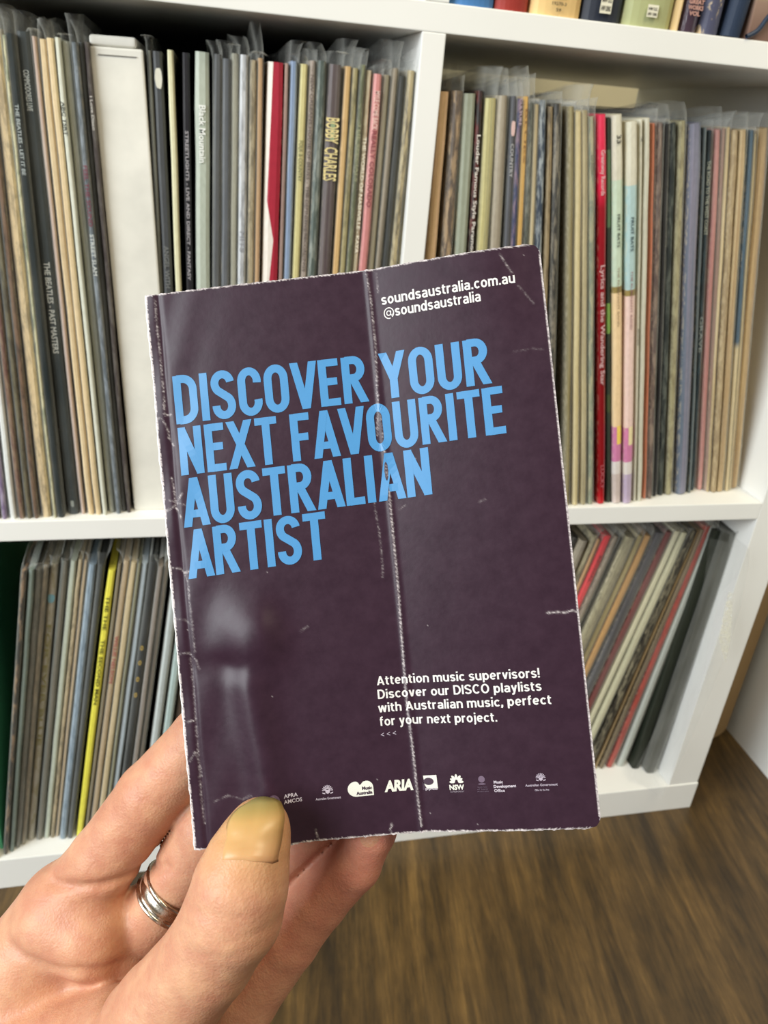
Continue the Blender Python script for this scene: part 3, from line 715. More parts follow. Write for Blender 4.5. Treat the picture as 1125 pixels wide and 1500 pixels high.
# ------------------------------------------------------------------ furniture to the right
M_KRAFT = cloth('kraft_board', (150, 122, 82), (132, 104, 68), .6, .8, 8)
bm = bmesh.new(); pr = []
x0, x1, z0, z1, r = .380, .4835, 0.0, .95, .020
pr += [(x0, z0), ]
for k in range(7):
    a = -math.pi/2 + k/6*math.pi/2; pr.append((x1-r+r*math.cos(a), z0+r+r*math.sin(a)))
pr += [(x1, z1), (x0, z1)]
f = bm.faces.new([bm.verts.new((x, .098, z)) for x, z in pr]); e = bmesh.ops.extrude_face_region(bm, geom=[f])
for v in [g for g in e['geom'] if isinstance(g, bmesh.types.BMVert)]: v.co.y += .012
kb = link('cardboard_panel', bm_mesh('cardboard_panel', bm), None, M_KRAFT); tag(kb, 'brown cardboard panel with a rounded corner standing right of the white shelf', 'panel')
cab = empty('cabinet', (.4975, -.22, 0)); tag(cab, 'white cabinet standing beside the brown panel at the right edge', 'cabinet')
link('side_panel', bm_mesh('side_panel', box_bm(0, .018, 0, .60, 0, .95, .001)), cab, M_WHITE)
link('top_panel', bm_mesh('top_panel', box_bm(.018, .45, 0, .60, .932, .95, .001)), cab, M_WHITE)
link('door', bm_mesh('door', box_bm(.019, .45, .0, .018, .05, .93, .001)), cab, M_WHITE)
link('plinth', bm_mesh('plinth', box_bm(.018, .45, .02, .60, 0, .05, .001)), cab, M_WHITE)

# ------------------------------------------------------------------ held booklet  (local: x right, y up the page, z towards the reader; metres)
UX = Vector((0.9424256, -0.2530185, 0.2186677)).normalized()
UY = -Vector((0.0644604, -0.5041757, -0.8611921)).normalized()
UY = (UY - UX*UY.dot(UX)).normalized(); UN = UX.cross(UY)
ORG = Vector((-0.1658757, -0.3280438, 0.2398656 + ZB))
HMAT = Matrix.Translation(ORG) @ Matrix((UX, UY, UN)).transposed().to_4x4()
PW, PH = 105.0, 148.0
def surf(u, v):
    """bend of the page in mm towards the reader: one lengthwise fold, spine groove, dents where the thumb presses"""
    u = np.asarray(u, float); v = np.asarray(v, float)
    a = np.where(u < 60, -4.0*np.clip(u/60, 0, 1)**1.35, -4.0*np.clip(1-(u-60)/46, 0, 1)**1.5)
    a = a + .35*np.exp(-((u-59.9)/.8)**2) - .35*np.exp(-((u-3.4)/.8)**2)
    a = a - 1.2*np.exp(-((u-105)/9)**2)*np.exp(-((v-0)/22)**2)
    lo = 1/(1+np.exp(-(v-99)/3))
    cu = 18.5 + (v-100)*.09
    a = a + lo*2.3*np.exp(-((u-cu)/5.0)**2)
    a = a - .9*np.exp(-((v-100-(u-6)*.12)/3.4)**2)*np.exp(-((u-14)/8)**2)
    a = a + 3.0*np.exp(-((v-89-(u-6)*.25)/8.5)**2)*np.exp(-((u-23)/np.where(u < 23, 10.0, 5.5))**2)
    a = a + .12*np.sin(u*.55+v*.21)*np.exp(-(u/14)**2)
    return a
def wear_attr(U, V):
    rng = np.random.default_rng(3)
    W = np.zeros(U.shape)
    nz = rng.random(U.shape)
    brk = .62+.5*np.sin(V*2.1+U*1.3+1)*np.sin(V*.83-U*.9)+.35*np.sin(V*6.7+U*5.1)
    brk = np.clip(brk, .12, 1.15)
    for (s, pts) in CREASES:
        d = np.full(U.shape, 99.0)
        for (p, q) in zip(pts[:-1], pts[1:]):
            p = np.array(p); q = np.array(q); e = q-p; L = (e**2).sum()+1e-9
            tt = np.clip(((U-p[0])*e[0]+(V-p[1])*e[1])/L, 0, 1)
            jx = .18*np.sin(V*5.3+U*3.1)+.12*np.sin(V*13.7-U*7)
            d = np.minimum(d, np.hypot(U-p[0]-tt*e[0]+jx*.6, V-p[1]-tt*e[1]+jx*.5))
        W = np.maximum(W, s*np.exp(-(d/.21)**2)*(.3+.9*nz)*(brk if s < 1.1 else np.maximum(brk, .7)))
    edge = np.minimum(np.minimum(U, PW-U), np.minimum(V, PH-V))
    W = np.maximum(W, np.where(edge < .32, .35+.8*nz, 0))
    jag = .35+.5*np.abs(np.sin(V*1.9)+.6*np.sin(V*5.1+1))*rng.random(U.shape)
    W = np.maximum(W, np.where(U < .15+.3*jag, 1.0, 0))
    scuff = (rng.random(U.shape) > .99992)*.4
    return np.clip(np.maximum(W, scuff), 0, 1)
def sheet(name, nu, nv, z_off, grow=(0, 0, 0, 0), attr=False, rc=3.2):
    u = np.linspace(-grow[0], PW+grow[1], nu); v = np.linspace(-grow[2], PH+grow[3], nv)
    U, V = np.meshgrid(u, v)
    Wd = PW+grow[1]
    dv = np.maximum(np.maximum(rc-(V+grow[2]), rc-(PH+grow[3]-V)), 0)
    umax = Wd - rc + np.sqrt(np.maximum(rc*rc-dv*dv, 0))
    U = np.where(U > 80, 80+(U-80)*(umax-80)/(Wd-80), U)
    rag = .10*np.sin(U*1.7)+.07*np.sin(U*4.3+2)
    V = V + np.where(V > PH-1, rag, 0) - np.where(V < 1, rag*.8, 0)
    rag2 = .12*np.sin(V*1.3)+.08*np.sin(V*3.7)
    U = U - np.where(U < .3, rag2, 0)
    Z = surf(U, V) + z_off
    co = np.stack([U, -V, Z], -1).reshape(-1, 3)*.001
    idx = np.arange(nu*nv).reshape(nv, nu)
    q = np.stack([idx[:-1, :-1], idx[1:, :-1], idx[1:, 1:], idx[:-1, 1:]], -1).reshape(-1, 4)
    me = bpy.data.meshes.new(name)
    me.vertices.add(len(co)); me.vertices.foreach_set('co', co.ravel())
    me.loops.add(q.size); me.loops.foreach_set('vertex_index', q.ravel())
    me.polygons.add(len(q)); me.polygons.foreach_set('loop_start', np.arange(0, q.size, 4)); me.polygons.foreach_set('loop_total', np.full(len(q), 4))
    me.update(calc_edges=True); me.validate(); me.shade_smooth()
    if attr:
        at = me.attributes.new('wear', 'FLOAT', 'POINT'); at.data.foreach_set('value', wear_attr(U, V).ravel())
    return me
def cover_mat():
    t = NT('laminated_cover'); v = t.coord()
    at = t.node('ShaderNodeAttribute'); at.attribute_name = 'wear'
    n = t.noise(v, 1500, 3); n2 = t.noise(v, 240, 5, .65); n3 = t.noise(v, 60, 4, .6)
    c = t.ramp(n2, [(.3, lin((44, 26, 38))), (.7, lin((51, 31, 44)))])
    w = t.math('MULTIPLY', at.outputs['Fac'], t.ramp(n, [(.3, (.5, .5, .5, 1)), (.55, (1, 1, 1, 1))]))
    c = t.mix(w, c, lin((205, 196, 196)))
    t.base(c); t.rough(t.math('ADD', .27, t.math('MULTIPLY', n2, .16)))
    t.b.inputs['Specular IOR Level'].default_value = .26
    h = t.math('ADD', t.math('MULTIPLY', n2, .5), t.math('MULTIPLY', n3, 1.2)); t.bump(h, .10, .0006)
    return t.m
M_COVER = cover_mat(); M_PAGE = plain('white_paper', (238, 236, 230), .7, .03, 200)
bk = empty('booklet'); bk.matrix_world = HMAT
tag(bk, 'dark plum creased pocket booklet with large blue heading held in the hand', 'booklet')
link('front_cover', sheet('front_cover', 352, 494, 0, attr=True), bk, M_COVER)
def slab(name, z0, z1, grow):
    a = sheet(name, 60, 84, z0, grow); b = sheet(name, 60, 84, z1, grow)
    bm = bmesh.new(); bm.from_mesh(a); nA = len(bm.verts); bm.from_mesh(b); bm.verts.ensure_lookup_table()
    for f in list(bm.faces)[len(bm.faces)//2:]: f.normal_flip()
    nu, nv = 60, 84
    ring = [i for i in range(nu)] + [k*nu+nu-1 for k in range(1, nv)] + [(nv-1)*nu+i for i in range(nu-2, -1, -1)] + [k*nu for k in range(nv-2, 0, -1)]
    for i, a_ in enumerate(ring):
        b_ = ring[(i+1) % len(ring)]
        bm.faces.new((bm.verts[a_], bm.verts[nA+a_], bm.verts[nA+b_], bm.verts[b_]))
    return bm_mesh(name, bm, True)
link('page_block', slab('page_block', -.12, -.95, (.25, -.05, .0, .05)), bk, M_PAGE)
link('back_cover', slab('back_cover', -1.0, -1.25, (.15, .0, .0, .0)), bk, plain('back_cover_card', (62, 44, 58), .5, .05))

def lay(name, V2, F, rgb, parent=bk, lift=.09, rough=.42, mat=None, maxlen=3.0):
    """lay flat print (u,v in mm, v down) on the bent cover"""
    bm = bmesh.new(); vs = [bm.verts.new((p[0], p[1], 0)) for p in V2]
    for f in F:
        try: bm.faces.new([vs[i] for i in f])
        except ValueError: pass
    for _ in range(4):
        es = [e for e in bm.edges if e.calc_length() > maxlen]
        if not es: break
        bmesh.ops.subdivide_edges(bm, edges=es, cuts=1, use_grid_fill=False)
    bmesh.ops.triangulate(bm, faces=bm.faces)
    A = np.array([v.co[:2] for v in bm.verts]); Z = surf(A[:, 0], A[:, 1]) + lift
    isl = {}; nxt = 0
    for v in bm.verts:
        if v in isl: continue
        st = [v]; isl[v] = nxt
        while st:
            w_ = st.pop()
            for e_ in w_.link_edges:
                o_ = e_.other_vert(w_)
                if o_ not in isl: isl[o_] = nxt; st.append(o_)
        nxt += 1
    Z = Z + np.array([isl[v] % 5 for v in bm.verts])*.006
    for v, a, z in zip(bm.verts, A, Z): v.co = (a[0]*.001, -a[1]*.001, z*.001)
    for f in bm.faces:
        f.normal_update()
        if f.normal.z < 0: f.normal_flip()
    me = bpy.data.meshes.new(name); bm.to_mesh(me); bm.free()
    return link(name, me, parent, mat or ink(rgb, rough))

# --- condensed heading capitals drawn as strokes (cap height 1, y up)
SW = .168
def arc(cx, cy, rx, ry, a0, a1, n=12):
    return [(cx+rx*math.cos(math.radians(a0+(a1-a0)*i/n)), cy+ry*math.sin(math.radians(a0+(a1-a0)*i/n))) for i in range(n+1)]
h_ = SW/2
def GL():
    g = {}
    g['D'] = (.50, [[(h_, 0), (h_, 1)], [(h_, 1-h_*.85)]+[(.20, 1-h_*.85)]+arc(.20, .70, .50-h_-.20, .30-h_*.85, 90, 0)+arc(.20, .30, .50-h_-.20, .30-h_*.85, 0, -90)+[(h_, h_*.85)]])
    g['I'] = (SW, [[(h_, 0), (h_, 1)]])
    g['S'] = (.50, [arc(.25, .745, .25-h_, .255-h_*.85, 5, 90, 8)+arc(.25, .745, .25-h_, .255-h_*.85, 90, 180, 8)+arc(.25, .745, .25-h_, .20, 180, 232, 6)+arc(.25, .265, .25-h_, .21, 52, 0, 6)+arc(.25, .265, .25-h_, .265-h_*.85, 0, -90, 8)+arc(.25, .265, .25-h_, .265-h_*.85, -90, -185, 8)])
    g['C'] = (.49, [arc(.25, .72, .25-h_, .28-h_*.85, -12, 90, 8)+arc(.25, .72, .25-h_, .28-h_*.85, 90, 180, 8)+arc(.25, .28, .25-h_, .28-h_*.85, 180, 270, 8)+arc(.25, .28, .25-h_, .28-h_*.85, 270, 372, 8)])
    g['O'] = (.51, [arc(.255, .71, .255-h_, .29-h_*.85, 0, 180, 14)+arc(.255, .29, .255-h_, .29-h_*.85, 180, 360, 14)+[(.51-h_, .71)]])
    g['V'] = (.54, [[(h_*.85, 1), (.27, 0.0)], [(.54-h_*.85, 1), (.27, 0.0)]])
    g['E'] = (.42, [[(h_, 0), (h_, 1)], [(h_, 1-h_*.88), (.42, 1-h_*.88)], [(h_, .52), (.38, .52)], [(h_, h_*.88), (.42, h_*.88)]])
    g['R'] = (.50, [[(h_, 0), (h_, 1)], [(h_, 1-h_*.85), (.24, 1-h_*.85)]+arc(.24, .735, .48-h_-.24, .265-h_*.85, 90, -90, 12)+[(h_, .47+h_*.85)], [(.24, .48), (.43, 0)]])
    g['Y'] = (.53, [[(h_*.85, 1), (.265, .42)], [(.53-h_*.85, 1), (.265, .42)], [(.265, .47), (.265, 0)]])
    g['U'] = (.50, [[(h_, 1), (h_, .28)]+arc(.25, .28, .25-h_, .28-h_*.85, 180, 360, 14)+[(.50-h_, 1)]])
    g['N'] = (.51, [[(h_, 0), (h_, 1)], [(.51-h_, 0), (.51-h_, 1)], [(h_, 1-.04), (.51-h_, .04)]])
    g['X'] = (.54, [[(h_*.9, 1), (.54-h_*.9, 0)], [(.54-h_*.9, 1), (h_*.9, 0)]])
    g['T'] = (.47, [[(.235, 0), (.235, 1)], [(0, 1-h_*.88), (.47, 1-h_*.88)]])
    g['F'] = (.40, [[(h_, 0), (h_, 1)], [(h_, 1-h_*.88), (.41, 1-h_*.88)], [(h_, .50), (.37, .50)]])
    g['A'] = (.54, [[(h_*.85, 0), (.27, 1)], [(.54-h_*.85, 0), (.27, 1)], [(.14, .26), (.40, .26)]])
    g['L'] = (.38, [[(h_, 0), (h_, 1)], [(h_, h_*.88), (.385, h_*.88)]])
    g[' '] = (.17, [])
    return g
GLY = GL()
def stroke_poly(pts, w):
    """offset a polyline into a ribbon with mitred joints; ends cut level when the end sits on the cap line or baseline"""
    P = [np.array(p, float) for p in pts]; Q = [P[0]]
    for p in P[1:]:
        if np.hypot(*(p-Q[-1])) > 1e-6: Q.append(p)
    P = Q; n = len(P); L, Rr = [], []
    closed = np.hypot(*(P[0]-P[-1])) < 1e-4 and n > 4
    for i in range(n):
        if closed and i in (0, n-1): d0 = P[-1]-P[-2]; d1 = P[1]-P[0]
        else:
            d0 = P[i]-P[i-1] if i > 0 else P[1]-P[0]; d1 = P[i+1]-P[i] if i < n-1 else P[i]-P[i-1]
        d0 = d0/np.hypot(*d0); d1 = d1/np.hypot(*d1); t = d0+d1; t /= np.hypot(*t)
        nn = np.array((-t[1], t[0])); c = max(.5, nn@np.array((-d0[1], d0[0])))
        off = nn*(w/2)/c
        if (i == 0 or i == n-1) and not closed and n == 2 and abs(t[0]) > .02 and abs(t[1]) > .5 and (P[i][1] in (0.0, 1.0, 0, 1)):
            off = np.array((-1.0*np.sign(t[1]), 0))*(w/2)/abs(t[1])   # level cut
        L.append(P[i]+off); Rr.append(P[i]-off)
    V = L+Rr; F = [(i, i+1, n+i+1, n+i) for i in range(n-1)]
    return V, F
def heading(name, s, bl, br, cap_l, cap_r, rgb):
    gap = .068; xs = []; x = 0
    for ch in s:
        xs.append(x); x += GLY[ch][0] + (gap if ch != ' ' else gap)
        if ch in 'AV': x -= .03
        if ch == 'T': x -= .02
        if ch == 'L': x -= .01
    total = x-gap
    V, F = [], []
    for ch, x0 in zip(s, xs):
        for k, st in enumerate(GLY[ch][1]):
            v, f = stroke_poly(st, SW*(.93 if len(st) == 2 and abs(st[0][1]-st[1][1]) < 1e-6 else 1.0)); o = len(V)
            V += [(p[0]+x0, p[1]) for p in v]; F += [tuple(i+o for i in q) for q in f]
    out = []
    for (a, b) in V:
        q = a/total
        base = (bl[0]+(br[0]-bl[0])*q, bl[1]+(br[1]-bl[1])*q); cap = cap_l+(cap_r-cap_l)*q
        out.append((base[0], base[1]-b*cap))
    return lay(name, out, F, rgb, lift=.10, rough=.38)
BLUE = (66, 132, 184)
hd = 'heading_lettering'
heading(hd, 'DISCOVER YOUR', (5.4, 35.6), (89.3, 34.5), 12.9, 11.9, BLUE)
heading(hd, 'NEXT FAVOURITE', (5.5, 49.4), (91.8, 47.6), 12.8, 12.1, BLUE)
heading(hd, 'AUSTRALIAN', (5.1, 63.3), (71.4, 61.1), 13.0, 12.3, BLUE)
heading(hd, 'ARTIST', (5.1, 77.0), (42.4, 75.1), 12.9, 12.4, BLUE)

def small(name, s, bl, br, cap, rgb=(226, 224, 226), bold=.022, parent=bk, shear=0.0, lift=.10, res=3):
    V, F = text_geo(s, bold, res); w = V[:, 0].max()
    P = [(bl[0]+(br[0]-bl[0])*(p[0]/w)+shear*p[1]*cap, bl[1]+(br[1]-bl[1])*(p[0]/w)-p[1]*cap) for p in V]
    return lay(name, P, F, rgb, parent, lift)

# --- bold grotesque lower case for the small print, also drawn as strokes (cap height 1)
def SMALL():
    h = .078; g = {}; X = .72
    def bowl(cx, rx, a0=0, a1=360, cy=X/2, ry=X/2-h*.9, n=18): return arc(cx, cy, rx, ry, a0, a1, n)
    R_ = .20
    g['o'] = (.55, [bowl(.275, .275-h)])
    g['c'] = (.50, [bowl(.275, .275-h, 42, 318)])
    g['e'] = (.54, [bowl(.27, .27-h, 0, 315), [(h, X/2), (.54-h, X/2)]])
    g['d'] = (.56, [bowl(.26, .26-h), [(.56-h, 0), (.56-h, 1)]])
    g['b'] = (.56, [bowl(.30, .26-h), [(h, 0), (h, 1)]])
    g['p'] = (.56, [bowl(.30, .26-h), [(h, -.24), (h, X)]])
    g['q'] = (.56, [bowl(.26, .26-h), [(.56-h, -.24), (.56-h, X)]])
    g['a'] = (.51, [arc(.25, X-.22, .255-h, .22-h*.9, 160, 0, 8)+[(.51-h, 0)], arc(.235, .215, .235-h, .215-h*.8, 62, 298, 12)+[(.51-h*1.6, .10)], [(.26, .43-h*.8), (.51-h, .43-h*.8)]])
    g['n'] = (.53, [[(h, 0), (h, X)], arc(.265, X-.24, .265-h, .24-h*.9, 180, 0, 10)+[(.53-h, 0)]])
    g['h'] = (.53, [[(h, 0), (h, 1)], arc(.265, X-.24, .265-h, .24-h*.9, 180, 0, 10)+[(.53-h, 0)]])
    g['m'] = (.82, [[(h, 0), (h, X)], arc(.245, X-.22, .245-h, .22-h*.9, 180, 0, 10)+[(.49-h, 0)], arc(.575, X-.22, .245-h, .22-h*.9, 180, 0, 10)+[(.82-h, 0)]])
    g['u'] = (.53, [[(h, X)]+arc(.265, .24, .265-h, .24-h*.9, 180, 360, 10), [(.53-h, 0), (.53-h, X)]])
    g['r'] = (.36, [[(h, 0), (h, X)], arc(.30, X-.26, .30-h, .26-h*.9, 180, 82, 8)])
    g['s'] = (.48, [arc(.24, X-.195, .24-h, .195-h*.8, 18, 180, 9)+arc(.24, X-.20, .24-h, .15, 180, 235, 4)+arc(.24, .20, .24-h, .15, 55, 0, 4)+arc(.24, .195, .24-h, .195-h*.8, 0, -164, 9)])
    g['t'] = (.34, [[(.13, .90), (.13, .22)]+arc(.27, .19, .14, .19-h*.9, 180, 285, 6), [(0, X-h*.8), (.33, X-h*.8)]])
    g['f'] = (.33, [[(.12, 0), (.12, .80)]+arc(.27, .82, .15, .18-h*.9, 180, 80, 6), [(0, X-h*.8), (.31, X-h*.8)]])
    g['l'] = (2*h, [[(h, 0), (h, 1)]])
    g['i'] = (2*h, [[(h, 0), (h, X)], [(h, .86), (h, 1.02)]])
    g['j'] = (.2, [[(.12, X), (.12, -.08)]+arc(.0, -.08, .12, .13, 0, -75, 5), [(.12, .86), (.12, 1.02)]])
    g['v'] = (.50, [[(h*.9, X), (.25, 0.0)], [(.50-h*.9, X), (.25, 0.0)]])
    g['y'] = (.50, [[(h*.9, X), (.26, .02)], [(.50-h*.9, X), (.22, -.14)]+[(.16, -.21), (.05, -.20)]])
    g['w'] = (.76, [[(h*.9, X), (.21, 0.0)], [(.38, X), (.21, 0.0)], [(.38, X), (.55, 0.0)], [(.76-h*.9, X), (.55, 0.0)]])
    g['x'] = (.50, [[(h, X), (.50-h, 0)], [(.50-h, X), (h, 0)]])
    g['g'] = (.56, [bowl(.26, .26-h), [(.56-h, X), (.56-h, -.04)]+arc(.28, -.04, .28-h, .16, 0, -150, 8)])
    g['k'] = (.52, [[(h, 0), (h, 1)], [(.44, X), (h, .28)], [(.22, .40), (.46, 0)]])
    g['.'] = (2.2*h, [[(h*1.1, 0), (h*1.1, .17)]])
    g[','] = (2.2*h, [[(h*1.1, .17), (h*1.1, .0), (h*.4, -.15)]])
    g['!'] = (2.2*h, [[(h*1.1, 0), (h*1.1, .17)], [(h*1.1, .28), (h*1.1, 1)]])
    g['A'] = (.68, [[(h, 0), (.34, 1-h*.5)], [(.68-h, 0), (.34, 1-h*.5)], [(.17, .27), (.51, .27)]])
    g['D'] = (.64, [[(h, 0), (h, 1)], [(h, 1-h*.9), (.26, 1-h*.9)]+arc(.27, .5, .37-h, .5-h*.9, 90, -90, 16)+[(h, h*.9)]])
    g['I'] = (2*h, [[(h, 0), (h, 1)]])
    g['S'] = (.60, [arc(.30, .735, .30-h, .265-h*.85, 15, 180, 10)+arc(.30, .735, .30-h, .21, 180, 238, 5)+arc(.30, .265, .30-h, .21, 58, 0, 5)+arc(.30, .265, .30-h, .265-h*.85, 0, -165, 10)])
    g['C'] = (.64, [arc(.335, .5, .335-h, .5-h*.9, 42, 318, 18)])
    g['O'] = (.70, [arc(.35, .5, .35-h, .5-h*.9, 0, 360, 22)])
    g['@'] = (.98, [arc(.49, .38, .49-h*.6, .56-h*.6, -52, 285, 26), arc(.47, .38, .19, .22, 0, 360, 14), [(.67, .60), (.65, .24)]+arc(.76, .27, .11, .13, 200, 330, 5)+[(.93, .38)]])
    g['<'] = (.5, [[(.45, .62), (.05, .38), (.45, .14)]])
    g[' '] = (.20, [])
    return g
SGL = SMALL()
def printed(name, s, bl, br, cap, rgb=(214, 211, 208), sw=.158, parent=None, lift=.10, gap=.085):
    xs = []; x = 0
    for ch in s: xs.append(x); x += SGL[ch][0] + gap
    total = x-gap; V, F = [], []
    for ch, x0 in zip(s, xs):
        for st in SGL[ch][1]:
            w = sw if not (len(st) == 2 and abs(st[0][1]-st[1][1]) < 1e-6) else sw*.85
            if ch == '@': w = sw*.55
            if ch == '<': w = sw*.7
            v, f = stroke_poly(st, w); o = len(V)
            V += [(p[0]+x0, p[1]) for p in v]; F += [tuple(i+o for i in q) for q in f]
    out = [(bl[0]+(br[0]-bl[0])*a/total, bl[1]+(br[1]-bl[1])*a/total-b*cap) for a, b in V]
    return lay(name, out, F, rgb, parent or bk, lift)
printed('web_address_lettering', 'soundsaustralia.com.au', (63.0, 9.95), (97.9, 9.6), 2.75)
printed('web_address_lettering', '@soundsaustralia', (63.3, 13.45), (88.8, 13.1), 2.75)
for s, bl, br in (('Attention music supervisors!', (52.0, 109.3), (93.8, 109.9)), ('Discover our DISCO playlists', (51.9, 112.85), (93.9, 113.2)),
                  ('with Australian music, perfect', (51.7, 116.35), (96.0, 116.7)), ('for your next project.', (51.8, 119.85), (82.1, 120.4))):
    printed('notice_lettering', s, bl, br, 2.40)
printed('arrow_marks', '<<<', (51.7, 122.8), (55.8, 122.6), 1.7, (170, 160, 172), .12, gap=.3)

def ell(cx, cy, rx, ry, n=20, a0=0, a1=360):
    return [(cx+rx*math.cos(math.radians(a0+(a1-a0)*i/n)), cy+ry*math.sin(math.radians(a0+(a1-a0)*i/n))) for i in range(n if a1-a0 == 360 else n+1)]
def shape(name, polys, rgb, parent=bk, lift=.10):
    V, F = [], []
    for p in polys: F.append(tuple(range(len(V), len(V)+len(p)))); V += p
    return lay(name, V, F, rgb, parent, lift)
WH = (214, 213, 202); DIM = (150, 134, 150); DK = (60, 40, 56); BG = DK
# faint cone emblem + APRA AMCOS
lg = shape('collecting_society_logo', [ell(22.8, 136.4, 1.55, 1.75)], (98, 78, 96))
shape('emblem', [[(21.7, 137.3), (22.7, 134.9), (23.5, 135.6), (24.0, 137.2), (22.8, 137.9)]], (142, 124, 140), lg, .13)
small('logo_lettering', 'APRA', (25.3, 135.95), (28.7, 135.95), 1.0, (196, 186, 196), .02, lg)
small('logo_lettering', 'AMCOS', (25.2, 137.4), (29.7, 137.35), 1.0, (196, 186, 196), .02, lg)
def crest(name, cx, cy, r, rgb, wl, title, sub=None):
    polys = []
    for k in range(9):
        a = math.radians(180+k*22.5); a2 = .10
        polys.append([(cx+.3*r*math.cos(a-a2*2), cy+.25*r*math.sin(a-a2*2)), (cx+r*math.cos(a-a2), cy+.95*r*math.sin(a-a2)), (cx+1.08*r*math.cos(a), cy+1.03*r*math.sin(a)), (cx+r*math.cos(a+a2), cy+.95*r*math.sin(a+a2)), (cx+.3*r*math.cos(a+a2*2), cy+.25*r*math.sin(a+a2*2))])
    polys.append([(cx-.45*r, cy-.1*r), (cx+.45*r, cy-.1*r), (cx+.4*r, cy+.45*r), (cx, cy+.7*r), (cx-.4*r, cy+.45*r)])
    polys.append([(cx-1.05*r, cy+.35*r), (cx-.5*r, cy+.5*r), (cx-.5*r, cy+.72*r), (cx-1.0*r, cy+.6*r)])
    polys.append([(cx+1.05*r, cy+.35*r), (cx+.5*r, cy+.5*r), (cx+.5*r, cy+.72*r), (cx+1.0*r, cy+.6*r)])
    o = shape(name, polys, rgb)
    small('logo_lettering', title, (cx-wl/2, cy+1.35*r+.55), (cx+wl/2, cy+1.35*r+.5), .62, rgb, .02, o)
    if sub: small('logo_lettering', sub, (cx-wl*.22, cy+1.35*r+1.75), (cx+wl*.22, cy+1.35*r+1.72), .5, rgb, .01, o)
    return o
crest('government_crest_logo', 36.5, 135.2, 1.35, (184, 172, 184), 6.6, 'Australian Government')
# Music Australia badge
g1 = shape('music_badge_logo', [ell(43.9, 135.55, 2.15, 1.95, 16, 90, 270)+ell(43.9, 135.55, 1.2, 1.95, 4, 270, 330)[1:]+[(45.3, 134.4), (45.9, 133.75)]+ell(46.7, 135.3, 1.75, 1.7, 8, 270, 360)+[(48.45, 137.45), (43.9, 137.5)]], WH)
small('logo_lettering', 'Music', (45.5, 135.85), (48.1, 135.85), .85, DK, .04, g1, lift=.14)
small('logo_lettering', 'Australia', (43.9, 137.05), (48.1, 137.0), .85, DK, .04, g1, lift=.14)
small('slanted_letters_logo', 'ARIA', (51.3, 136.8), (58.8, 136.85), 2.75, WH, .05, bk, .12)
g2 = shape('square_swoosh_logo', [[(61.6, 133.5), (65.1, 133.4), (65.2, 136.9), (61.9, 137.0)]], WH)
shape('swoosh', [ell(62.9, 135.0, 1.35, .95, 14)+[], [(61.3, 135.0), (62.2, 136.6), (61.9, 137.2), (61.2, 137.2)]], DK, g2, .14)
small('logo_lettering', 'ppca', (61.9, 137.15), (65.1, 137.1), .7, (170, 160, 168), .03, g2, lift=.16)
pet = []
for k, (a, r) in enumerate(((180, 1.75), (205, 1.7), (232, 1.8), (270, 1.75), (308, 1.8), (335, 1.7), (360, 1.75))):
    a = math.radians(a); c = (70.15+r*.62*math.cos(a), 135.3+r*.72*math.sin(a)); ca, sa = math.cos(a), math.sin(a)
    pet.append([(c[0]+x*ca-y*sa, c[1]+x*sa+y*ca) for x, y in ell(0, 0, .62*r/1.7+.1, .34, 10)])
g3 = shape('flower_logo', pet, WH)
small('logo_lettering', 'NSW', (68.2, 137.25), (72.0, 137.25), 1.25, WH, .04, g3)
small('logo_lettering', 'GOVERNMENT', (68.3, 137.95), (71.9, 137.95), .35, (150, 138, 150), 0, g3)
g4 = shape('state_crest_logo', [ell(76.6, 134.8, .85, .85, 14), ell(76.6, 136.0, 1.0, .2, 10)], (104, 86, 104))
for k in range(3): small('logo_lettering', ('Government', 'of South', 'Australia')[k], (75.4-.1*k, 136.9+.55*k), (77.9+.1*k, 136.9+.55*k), .3, (96, 80, 96), 0, g4)
small('music_office_lettering', 'Music', (79.6, 135.95), (81.9, 135.95), .72, (196, 186, 196), .03)
small('music_office_lettering', 'Development', (79.5, 137.05), (85.1, 137.0), .72, (196, 186, 196), .03)
small('music_office_lettering', 'Office', (79.5, 138.1), (82.2, 138.1), .72, (176, 166, 176), .03)
crest('arts_office_crest_logo', 91.4, 134.9, 1.15, (172, 160, 174), 8.0, 'Australian Government', 'Office for the Arts')

